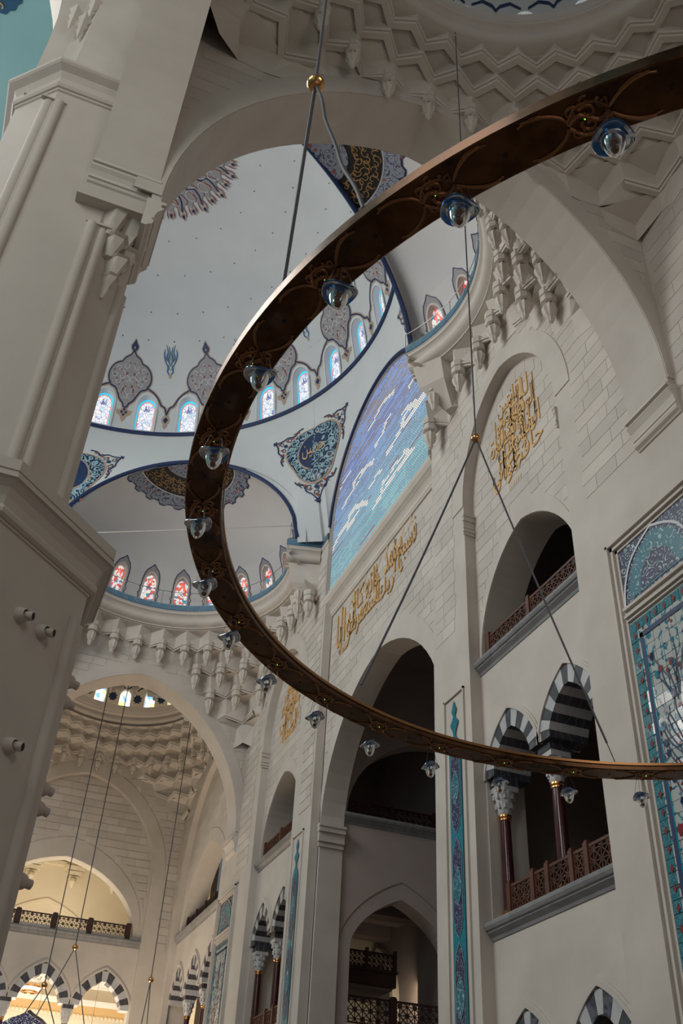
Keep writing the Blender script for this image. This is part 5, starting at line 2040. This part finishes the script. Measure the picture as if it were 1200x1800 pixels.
# brass bracket lamps low in the arches
for x, s_ in ((4.9, 'middle'), (7.5, 'right'), (3.2, 'left part of the middle')):
    t = thing('bracket_lamp', 'tiny brass lamp with finial low behind the %s striped arch' % s_, 'lamp', (x, 52.2, 8.9))
    mb = MB()
    mb.lathe([(0.0, 0.42), (0.03, 0.3), (0.015, 0.25), (0.08, 0.12), (0.2, 0.05), (0.26, 0.0), (0.2, -0.04), (0.0, -0.06)], 16)
    put('lamp_body', mb.mesh('lamp_body', True), 'gold', t)
    mb = MB()
    mb.tube([(0, 0, 0.4), (0, 0, 3.1)], 0.01, 5)
    put('rod', mb, 'gold', t)

# ================================================================ the great pier on the left
def oct_poly(cx, cy, hw, cut):
    return [(cx - hw + cut, cy - hw), (cx + hw - cut, cy - hw), (cx + hw, cy - hw + cut), (cx + hw, cy + hw - cut), (cx + hw - cut, cy + hw), (cx - hw + cut, cy + hw), (cx - hw, cy + hw - cut), (cx - hw, cy - hw + cut)]


def oct_off(cx, cy, hw, cut, o):
    return oct_poly(cx, cy, hw + o, cut + o * (2 - math.sqrt(2)))


def oct_sweep(mb, cx, cy, hw, cut, prof):
    rings = []
    for o, z in prof:
        i = len(mb.v)
        mb.v += [(x, y, z) for x, y in oct_off(cx, cy, hw, cut, o)]
        rings.append(i)
    for k in range(len(rings) - 1):
        for q in range(8):
            a, b = rings[k], rings[k + 1]
            mb.f.append((a + q, a + (q + 1) % 8, b + (q + 1) % 8, b + q))
    mb.f.append(tuple(rings[-1] + q for q in range(8)))
    mb.f.append(tuple(rings[0] + q for q in range(8))[::-1])


PCX, PCY, PHW, PCUT = -1.37, 11.30, 1.30, 0.64
pier = thing('great_pier', 'massive pale stone octagonal pier filling the left side', 'pier', (PCX, PCY, 0.6))
LC = (0, 0)
up_ = MB()
oct_sweep(up_, 0, 0, PHW, PCUT, [(0, 8.0), (0, 16.45)])
put('upper_shaft', up_, 'pier', pier)
cz = 16.4
cc = MB()
oct_sweep(cc, 0, 0, PHW, PCUT, [(0, cz - 0.02), (0.03, cz), (0.03, cz + 0.05), (0.06, cz + 0.06), (0.09, cz + 0.12), (0.09, cz + 0.17), (0.06, cz + 0.2), (0.07, cz + 0.3), (0.13, cz + 0.42), (0.24, cz + 0.5), (0.27, cz + 0.54), (0.27, cz + 0.60), (0.0, cz + 0.66)])
put('upper_cornice', cc, 'pier', pier)
st = MB()
oct_sweep(st, 0, 0, PHW, PCUT, [(-0.12, cz + 0.6), (-0.12, 32.0)])
put('top_shaft', st, 'lime', pier)
# lower body, wider
LHW, LCUT = 1.875, 1.22
lo_ = MB()
oct_sweep(lo_, 0, 0, LHW, LCUT, [(0, 0.0), (0, 7.30)])
put('lower_shaft', lo_, 'pier', pier)
lc = MB()
zz = 7.28
oct_sweep(lc, 0, 0, LHW, LCUT, [(0, zz - 0.04), (0.025, zz - 0.03), (0.025, zz + 0.0), (0.045, zz + 0.0), (0.085, zz + 0.03), (0.095, zz + 0.075), (0.08, zz + 0.12), (0.05, zz + 0.135), (0.055, zz + 0.16), (0.075, zz + 0.25), (0.12, zz + 0.34), (0.20, zz + 0.41), (0.235, zz + 0.42), (0.235, zz + 0.47), (0.20, zz + 0.48), (0.20, zz + 0.53), (0.215, zz + 0.53), (0.215, zz + 0.68), (-0.2, zz + 0.86), (-0.4, zz + 1.0)])
put('lower_cornice', lc, 'pier', pier)


def roll(mb, x, y, ax, ay, z0, z1, r=0.095, gap=0.10):
    """paired vertical roll mouldings straddling a corner; (ax, ay) are the two face directions"""
    for s_ in (-1, 1):
        d = Vector(ax if s_ > 0 else ay)
        px, py = x + d.x * gap, y + d.y * gap
        mb.tube([(px, py, z0), (px, py, z1)], r, 12)


rl = MB()
P8 = oct_poly(0, 0, PHW, PCUT)
f1 = Vector((1, 0, 0))
dg = Vector((1, 1, 0)).normalized()
dgl = Vector((-1, 1, 0)).normalized()
roll(rl, P8[0][0], P8[0][1] + 0.02, (1, 0, 0), tuple(dgl), 8.0, cz - 0.32)
roll(rl, P8[1][0], P8[1][1] + 0.02, tuple(dg), (-1, 0, 0), 8.0, 13.35, 0.09, 0.10)
roll(rl, P8[2][0] - 0.02, P8[2][1], (0, 1, 0), tuple(-dg), 8.0, 12.75, 0.075, 0.09)
for (x, y), z in (((P8[0][0], P8[0][1]), cz - 0.32), ((P8[1][0], P8[1][1]), 13.35)):
    i = len(rl.v)
    rl.box((x - 0.2, y - 0.03, z), (x + 0.2, y + 0.05, z + 0.04))
L8 = oct_poly(0, 0, LHW, LCUT)
roll(rl, L8[2][0] - 0.03, L8[2][1] - 0.02, (0, 1, 0), tuple(-dg), 0.0, 6.85, 0.08, 0.10)
roll(rl, L8[1][0], L8[1][1] + 0.02, tuple(dg), (-1, 0, 0), 0.0, 6.75, 0.075, 0.10)
put('roll_mouldings', rl.mesh('roll_mouldings', True), 'pier', pier)
# carved corbels under the arch springings
cb = MB()
for r_, z_, n_ in ((0.44, 13.92, 5), (0.30, 13.35, 4), (0.17, 12.95, 3)):
    pass
cx_, cy_ = 0.55 * (P8[1][0] + P8[2][0]) - 0.03, 0.5 * (P8[1][1] + P8[2][1])
nd = Vector((1, -1, 0)).normalized()
tdv = Vector((1, 1, 0)).normalized()


def chip(t, out, w, z0, z1, back=0.0, rot=0.0):
    c_ = Vector((0.5 * (P8[1][0] + P8[2][0]), 0.5 * (P8[1][1] + P8[2][1]), 0)) + tdv * t
    A, B = c_ - tdv * w / 2, c_ + tdv * w / 2
    Cc = c_ + nd * out
    top = [A, A + nd * out * 0.7, Cc, B + nd * out * 0.7, B]
    bt = [A + tdv * w * 0.3, A + tdv * w * 0.3 + nd * out * 0.25, c_ + nd * out * 0.45, B - tdv * w * 0.3 + nd * out * 0.25, B - tdv * w * 0.3]
    T = [(p.x, p.y, z1 - 0.08) for p in top]
    Bm = [(p.x, p.y, z0 - 0.08) for p in bt]
    for k in range(4):
        cb.quad(T[k], T[k + 1], Bm[k + 1], Bm[k])
    i = len(cb.v)
    cb.v += T
    cb.f.append(tuple(range(i, i + 5)))
    i = len(cb.v)
    cb.v += Bm
    cb.f.append(tuple(range(i, i + 5)))


for t_, o_, w_, z0_, z1_ in ((-0.28, 0.34, 0.30, 13.35, 13.80), (0.0, 0.52, 0.34, 13.30, 13.80), (0.28, 0.34, 0.30, 13.35, 13.80), (-0.15, 0.30, 0.26, 12.98, 13.32), (0.16, 0.30, 0.26, 12.98, 13.32), (0.0, 0.34, 0.24, 12.62, 12.98), (0.0, 0.22, 0.16, 12.42, 12.62), (0.0, 0.12, 0.09, 12.2, 12.42)):
    chip(t_, o_, w_, z0_, z1_)
for t_, o_, w_, z0_ in ((-0.15, 0.36, 0.3, 13.32), (0.15, 0.36, 0.3, 13.32), (0.0, 0.37, 0.27, 12.96), (0.0, 0.25, 0.2, 12.6)):
    chip(t_, o_, w_ * 1.15, z0_ - 0.03, z0_ + 0.05)
put('carved_corbel', cb, 'muq', pier)
ab = MB()
c_ = Vector((P8[1][0] * 0.5 + P8[2][0] * 0.5, P8[1][1] * 0.5 + P8[2][1] * 0.5, 0))
pl = [(P8[1][0] - 0.45, P8[1][1]), (P8[1][0] - 0.45, P8[1][1] - 0.20), (PCX * 0 + 1.37, P8[1][1] - 0.20), (1.37, P8[1][1] - 0.20), (1.45, P8[1][1] - 0.1), (1.45, P8[2][1] + 0.2), (P8[2][0], P8[2][1] + 0.2)]
T = [(x, y, 14.02) for x, y in pl]
B = [(x, y, 13.72) for x, y in pl]
for k in range(len(pl)):
    ab.quad(T[k], T[(k + 1) % len(pl)], B[(k + 1) % len(pl)], B[k])
i = len(ab.v)
ab.v += B
ab.f.append(tuple(range(i, i + len(pl))))
put('corbel_slab', ab, 'pier', pier)

# carved clusters high on the top shaft
q = MB()
for (x, y, z) in ((-0.95, -1.16, 19.3), (-0.7, -1.18, 19.9), (-0.75, -1.18, 19.1), (0.4, -1.18, 18.9), (0.6, -1.16, 19.3), (0.35, -1.18, 19.7)):
    for k in range(3):
        a = 0.13 - 0.03 * k
        zz_ = z - 0.22 * k
        i = len(q.v)
        q.v += [(x - a, y, zz_), (x + a, y, zz_), (x, y - a, zz_ + 0.05), (x, y, zz_ - 0.3)]
        q.f += [(i, i + 2, i + 3), (i + 2, i + 1, i + 3), (i, i + 1, i + 2)]
put('carved_cluster', q, 'muq', pier)['kind'] = 'stuff'

# spotlights fixed to the lower pier
def spotlight(pos, n, label):
    t = thing('spotlight', label, 'spotlight', pos)
    zx = Vector(n).normalized()
    t.rotation_euler = zx.to_track_quat('Z', 'Y').to_euler()
    a = MB()
    a.lathe([(0.0, 0), (0.115, 0), (0.115, 0.012), (0.105, 0.02), (0.095, 0.022)], 28)
    put('flange', a.mesh('flange', True), 'pier', t)
    a = MB()
    a.lathe([(0.095, 0.02), (0.09, 0.06), (0.075, 0.10), (0.055, 0.125)], 24)
    put('housing', a.mesh('housing', True), 'pier', t)
    a = MB()
    a.lathe([(0.052, 0.0), (0.052, 0.09), (0.046, 0.095), (0.042, 0.09), (0.042, 0.03)], 20)
    sn = put('snout', a.mesh('snout', True), 'pier', t, (0.02, 0.0, 0.09))
    a = MB()
    a.lathe([(0.0, 0.093), (0.044, 0.093)], 20)
    put('lens', a, 'hole', sn)
    sn.rotation_euler = (0.1, 0.35, 0)


gx = PCX
dgn = (1, -1, 0)
for (x, y, z), lb in (((-0.21, 9.955, 7.0), 'round spotlight on the lower pier face, upper left one of the pair'), ((0.06, 10.23, 7.0), 'round spotlight on the lower pier face, right one of the pair'), ((0.05, 10.22, 5.61), 'round spotlight on the lower pier face, lowest, near the left edge')):
    spotlight((x, y, z), dgn, lb)
for (y, z), lb in (((11.15, 6.92), 'spotlight sticking out from the pier edge, upper of the high pair'), ((11.1, 6.62), 'spotlight sticking out from the pier edge, lower of the high pair'), ((11.1, 5.55), 'spotlight sticking out from the pier edge, upper of the middle pair'), ((11.05, 5.3), 'spotlight sticking out from the pier edge, lower of the middle pair'), ((11.0, 4.5), 'spotlight sticking out from the pier edge just above the back wall railing')):
    spotlight((0.508, y, z), (1, 0, 0), lb)

# ================================================================ great hall beyond the pier
mb = MB()
n1, n2 = 48, 24
R_, hc = 30.0, (-14, YC, 18)
V_ = []
for i in range(n2 + 1):
    el = -0.35 + (PI / 2 + 0.35) * i / n2
    for k in range(n1):
        a = 2 * PI * k / n1
        V_.append((hc[0] + R_ * math.cos(el) * math.cos(a), hc[1] + R_ * math.cos(el) * math.sin(a), hc[2] + R_ * math.sin(el)))
mb.v = V_
for i in range(n2):
    for k in range(n1):
        f = (i * n1 + k, i * n1 + (k + 1) % n1, (i + 1) * n1 + (k + 1) % n1, (i + 1) * n1 + k)
        if sum(V_[q][0] for q in f) / 4 < -2.0:
            mb.f.append(f)
struct('ceiling_hall', mb, 'teal', True)
outer = [(-27, 17.2)] + [(u, v) for u, v in archloop(-14.0, 11.4, 17.2, 18.9, 14.0, 0.1, 40)] + [(-0.2, 17.2), (-0.2, 38), (-27, 38)]
struct('wall_hall_arch', plate(PY(10.4), outer, [], 1.8), 'lime')
mb = MB()
mb.box((-1.2, 9.9, ZT), (10.1, 11.0, 30))
mb.box((-1.2, 39.1, ZT), (10.1, 39.6, 26))
struct('wall_upper', mb, 'shade')
mb = MB()
mb.box((15.4, -12, 0.6), (15.7, -0.4, 24))
mb.box((-6, -6.3, 0.6), (15.7, -6.0, 24))
mb.box((-6, -6.0, 21.5), (15.5, -0.3, 22))
struct('wall_behind', mb, 'lime')
# dark painted roundel with gilt strokes on the hall dome
hallc = Vector((-14, YC, 18))
nd_ = (Vector((-9.9, 25.4, 47.9)) - hallc).normalized()
e1 = nd_.cross(Vector((0, 0, 1))).normalized()
e2 = nd_.cross(e1)
hm = lambda u, v, d: tuple(hallc + (nd_ * 29.85 + e1 * u + e2 * v).normalized() * (29.9 + d))
hr = put('painted_roundel', baked(decal(hm, [(1.7 * (1 + 0.06 * (k % 2)) * math.cos(PI * k / 20), 1.7 * (1 + 0.06 * (k % 2)) * math.sin(PI * k / 20)) for k in range(40)], 0, grid=0.8), 'painted_roundel', 'blue'), None, bpy.data.objects['ceiling_hall'])
mb = MB()
for k in range(18):
    stroke(hm, spiral(1.1 * math.cos(k), 1.1 * math.sin(k * 1.7), 0.3, k, 0.8), 0.09, -0.06, mb)
put('gilded_strokes', baked(mb, 'gilded_strokes', 'gilt'), None, hr)

# ================================================================ chandelier
CC = (4.93, 4.65)
ZB = 5.93
chd = thing('ring_chandelier', 'huge dark brass ring chandelier with carved underside hung on cables', 'chandelier', (CC[0], CC[1], ZB))
mb = MB()
mb.lathe([(4.0, 0.008), (4.008, 0.0), (4.262, 0.0), (4.27, 0.008), (4.27, 0.085), (4.262, 0.093), (4.008, 0.093), (4.0, 0.085), (4.0, 0.008)], 256)
put('ring', mb.mesh('ring', True), 'ring', chd)
mb = MB()
mb.lathe([(3.994, 0.052), (3.985, 0.056), (3.985, 0.084), (3.994, 0.088)], 200)
put('inner_gold_strip', mb.mesh('inner_gold_strip', True), 'strip', chd)
# carved scroll relief, one length repeated round the underside
NR_ = 32
mb = MB()
am = 2 * PI / NR_


def rp(s, r, z=-0.006):
    """s along the arc (metres at r=4.135), r across"""
    a = s / 4.135
    return ((4.135 + r) * math.cos(a), (4.135 + r) * math.sin(a), z)


def rtube(pts, w):
    mb.tube([rp(a, b, -0.003) for a, b in pts], w * 1.6, 6)


for sy in (-1, 1):
    rtube(smooth_line([(0.10, sy * 0.115), (0.2, sy * 0.10), (0.27, sy * 0.06), (0.30, sy * 0.015)]), 0.006)
    rtube(smooth_line([(0.08, sy * 0.10), (0.17, sy * 0.115), (0.24, sy * 0.075)]), 0.004)
    rtube(spiral(0.33, sy * 0.055, 0.035, 0.5, 1.1 * sy, 14), 0.006)
    rtube(spiral(0.40, sy * 0.03, 0.045, 2.5, -1.0 * sy, 14), 0.007)
    rtube(spiral(0.40, sy * 0.09, 0.028, 1.0, 1.0 * sy, 12), 0.005)
    rtube(spiral(0.48, sy * 0.055, 0.035, 2.0, 1.1 * sy, 14), 0.006)
    rtube(smooth_line([(0.30, sy * 0.015), (0.36, sy * 0.08), (0.44, sy * 0.07), (0.5, sy * 0.015)]), 0.007)
    rtube(smooth_line([(0.50, sy * 0.015), (0.55, sy * 0.06), (0.62, sy * 0.10), (0.70, sy * 0.115)]), 0.006)
    rtube(smooth_line([(0.56, sy * 0.075), (0.64, sy * 0.115), (0.73, sy * 0.10)]), 0.004)
rtube(smooth_line([(0.30, 0.0), (0.36, 0.03), (0.44, -0.03), (0.5, 0.0)]), 0.008)
relm = mb.mesh('scroll_relief', True)
relm.materials.append(M['relief'])
mb = MB()
mb.lathe([(0.0, -0.003), (0.014, -0.003), (0.014, 0.002)], 12, (4.135, 0, 0))
hole = mb.mesh('socket')
hole.materials.append(M['hole'])
mb = MB()
mb.lathe([(0.0, -0.012), (0.003, -0.010), (0.0045, 0.0)], 8, (4.135, 0, 0))
led = mb.mesh('indicator_light')
led.materials.append(M['ledg'])
for k in range(NR_):
    o = put('scroll_relief', relm, None, chd)
    o.rotation_euler = (0, 0, am * k + 0.033)
    o = put('socket', hole, None, chd)
    o.rotation_euler = (0, 0, am * k + 0.027)
    o = put('indicator_light', led, None, chd)
    o.rotation_euler = (0, 0, am * k + 0.027 + am / 2)


def sag(a, b, s_, wob=0.0, n=14):
    a, b = Vector(a), Vector(b)
    out = []
    for k in range(n + 1):
        t_ = k / n
        p = a.lerp(b, t_)
        p.z -= s_ * 4 * t_ * (1 - t_)
        if wob:
            p.x += wob * math.sin(t_ * 15) * (1 - t_)
            p.y += wob * math.cos(t_ * 11) * t_
        out.append(p)
    return out


def rel(p):
    return (p[0] - CC[0], p[1] - CC[1], p[2] - ZB)


def hang(ball, attach, top, r=0.07):
    b = Vector(rel(ball))
    mb = MB()
    mb.lathe([(r * math.sin(PI * k / 12), -r * math.cos(PI * k / 12)) for k in range(13)], 24, tuple(b))
    put('gold_ball', mb.mesh('gold_ball', True), 'gold', chd)
    mb = MB()
    mb.tube([b + Vector((0, 0, r * 0.9)), Vector((b.x, b.y, top - ZB))], 0.012, 6)
    put('cable', mb, 'cable', chd)
    for ang, s_, wob in attach:
        e = Vector((4.135 * math.cos(math.radians(ang)), 4.135 * math.sin(math.radians(ang)), 0.1))
        st_ = b + (e - b).normalized() * r * 0.8
        stp = e + (b - e).normalized() * 0.32
        mb = MB()
        mb.tube(sag(st_, stp, s_, wob), 0.014, 6)
        put('cable', mb, 'cable', chd)
        mb = MB()
        mb.tube([stp, e], 0.006, 5)
        mb.tube([stp - (stp - e) * 0.12, stp + (stp - e) * 0.12], 0.014, 6)
        put('turnbuckle', mb, 'cable', chd)
        mb = MB()
        mb.lathe([(0.0, 0.03), (0.02, 0.02), (0.03, -0.01)], 10, tuple(e))
        put('eye_bolt', mb, 'gold', chd)


hang(BALL1, BALL1_ATT, 24.4)
hang(BALL2, BALL2_ATT, 24.4)

# glass oil lamps under the ring
def lamp_meshes():
    rim = MB()
    prof = []
    n = 28
    pr = [(0.040, -0.012), (0.052, -0.004), (0.070, 0.004), (0.088, 0.006), (0.098, 0.000), (0.100, -0.006), (0.095, -0.010), (0.072, -0.004), (0.052, -0.014), (0.042, -0.022)]
    for k in range(n):
        a = 2 * PI * k / n
        for r, z in pr:
            rr = r * (1 + (0.05 * math.sin(3 * a + 0.6)) * (r > 0.07))
            rim.v.append((rr * math.cos(a), rr * math.sin(a), z + (0.010 * math.sin(2 * a) + 0.006 * math.sin(3 * a)) * (r / 0.1) ** 2))
    m_ = len(pr)
    for k in range(n):
        i, j = k * m_, ((k + 1) % n) * m_
        for q in range(m_ - 1):
            rim.f.append((i + q, j + q, j + q + 1, i + q + 1))
    bowl = MB()
    bowl.lathe([(0.060, 0.0), (0.056, -0.03), (0.050, -0.06), (0.040, -0.09), (0.026, -0.112), (0.012, -0.122), (0.0, -0.125)], 28)
    inner = MB()
    inner.lathe([(0.054, 0.0), (0.050, -0.03), (0.044, -0.058), (0.034, -0.085), (0.020, -0.104), (0.0, -0.112)], 28)
    cup = MB()
    cup.lathe([(0.0, -0.112), (0.018, -0.108), (0.026, -0.095), (0.024, -0.082), (0.0, -0.078)], 16)
    fil = MB()
    fil.lathe([(0.0, -0.02), (0.012, -0.03), (0.016, -0.045), (0.010, -0.06), (0.0, -0.075)], 12)
    wires = MB()
    for k in range(3):
        a = 2 * PI * k / 3
        wires.tube([(0.085 * math.cos(a), 0.085 * math.sin(a), 0.0), (0.02 * math.cos(a), 0.02 * math.sin(a), 0.245)], 0.0018, 4)
    out = []
    for q, nm_, mt, s_ in ((rim, 'blue_rim', 'bglass', True), (bowl, 'glass_bowl', 'glass', True), (cup, 'wick_cup', 'amber', True), (fil, 'bulb', 'amber', True), (wires, 'hanging_wire', 'cable', False)):
        me_ = q.mesh(nm_, s_)
        me_.materials.append(M[mt])
        out.append((nm_, me_))
    return out


LM = lamp_meshes()
LAMPS = [(-137.6, 'largest, upper right'), (-148.4, 'in front of the near half dome ledge'), (-159.6, 'in front of the right dome windows'), (-170.6, 'left bend of the ring beside the dome windows'), (178.1, 'over the ring beside the far roundel'), (166.9, 'over the ring at its leftmost point'), (155.8, 'covering a small stained glass window'), (144.4, 'in front of the far carved cornice'), (133.1, 'above the far niche inscription'), (121.5, 'beside the far plain pilaster'), (110.2, 'in front of the dark side bay arch'), (98.9, 'beside the near pilaster above the turquoise strip'), (87.0, 'in front of the left column capital'), (75.8, 'in front of the middle dark red column'), (64.6, 'beside the tiled wall frame, farthest right')]
rn = random.Random(9)
for a, where in LAMPS:
    ar = math.radians(a)
    loc = (CC[0] + 4.135 * math.cos(ar), CC[1] + 4.135 * math.sin(ar), 5.685)
    t = thing('glass_oil_lamp', 'clear glass oil lamp with blue rim, ' + where, 'lamp', loc)
    t.rotation_euler = (0.0, 0.0, ar + 2.0)
    for nm_, me_ in LM:
        o = put(nm_, me_, None, t)
        if nm_ != 'hanging_wire':
            o.rotation_euler = (math.radians(rn.uniform(5, 11)) if nm_ == 'blue_rim' else 0.03, 0.04, 0)

# far chandelier cables in the last bay
t = thing('far_chandelier', 'thin cables with small gold balls of a second chandelier in the far bay', 'chandelier', (4.9, 44.5, 6.4))
for b, atts in FARB:
    b = Vector(b) - Vector((4.9, 44.5, 6.4))
    mb = MB()
    mb.lathe([(0.12 * math.sin(PI * k / 8), -0.12 * math.cos(PI * k / 8)) for k in range(9)], 16, tuple(b))
    put('gold_ball', mb.mesh('gold_ball', True), 'gold', t)
    mb = MB()
    mb.tube([b, (b.x, b.y, 23.6 - 6.4)], 0.022, 5)
    put('cable', mb, 'cable', t)
    for e in atts:
        mb = MB()
        mb.tube([b, Vector(e) - Vector((4.9, 44.5, 6.4))], 0.022, 5)
        put('cable', mb, 'cable', t)
mb = MB()
mb.lathe([(4.0, 0.0), (4.25, 0.0), (4.25, 0.15), (4.0, 0.15), (4.0, 0.0)], 96)
put('ring', mb.mesh('ring', True), 'ring', t)
# tiled ogee top standing in the far bay
t = thing('tiled_ogee_top', 'blue tiled ogee gable top at the bottom left, in front of the striped arches', 'tile panel', (3.9, 46.5, 6.0))
og = mirror([(0, 2.75), (0.25, 2.6), (0.6, 2.45), (0.95, 2.2), (1.1, 1.8), (1.1, 0)])
put('tile_face', plate(lambda u, v, d: (u, d, v), og, [], 0.25), 'arab_navy', t)
put('stone_edge', band(lambda u, v, d: (u, d, v), og[:6], [(a + 0.12, b + 0.1) for a, b in og[:6]], -0.03, 0.28), 'white', t)

# ================================================================ bring the plan grid to metres
done = set()
for o in SC.objects:
    if o.type == 'MESH' and o.data.name not in done:
        done.add(o.data.name)
        o.data.transform(Matrix.Scale(S, 4))
    if o.type in ('MESH', 'EMPTY'):
        o.location = o.location * S
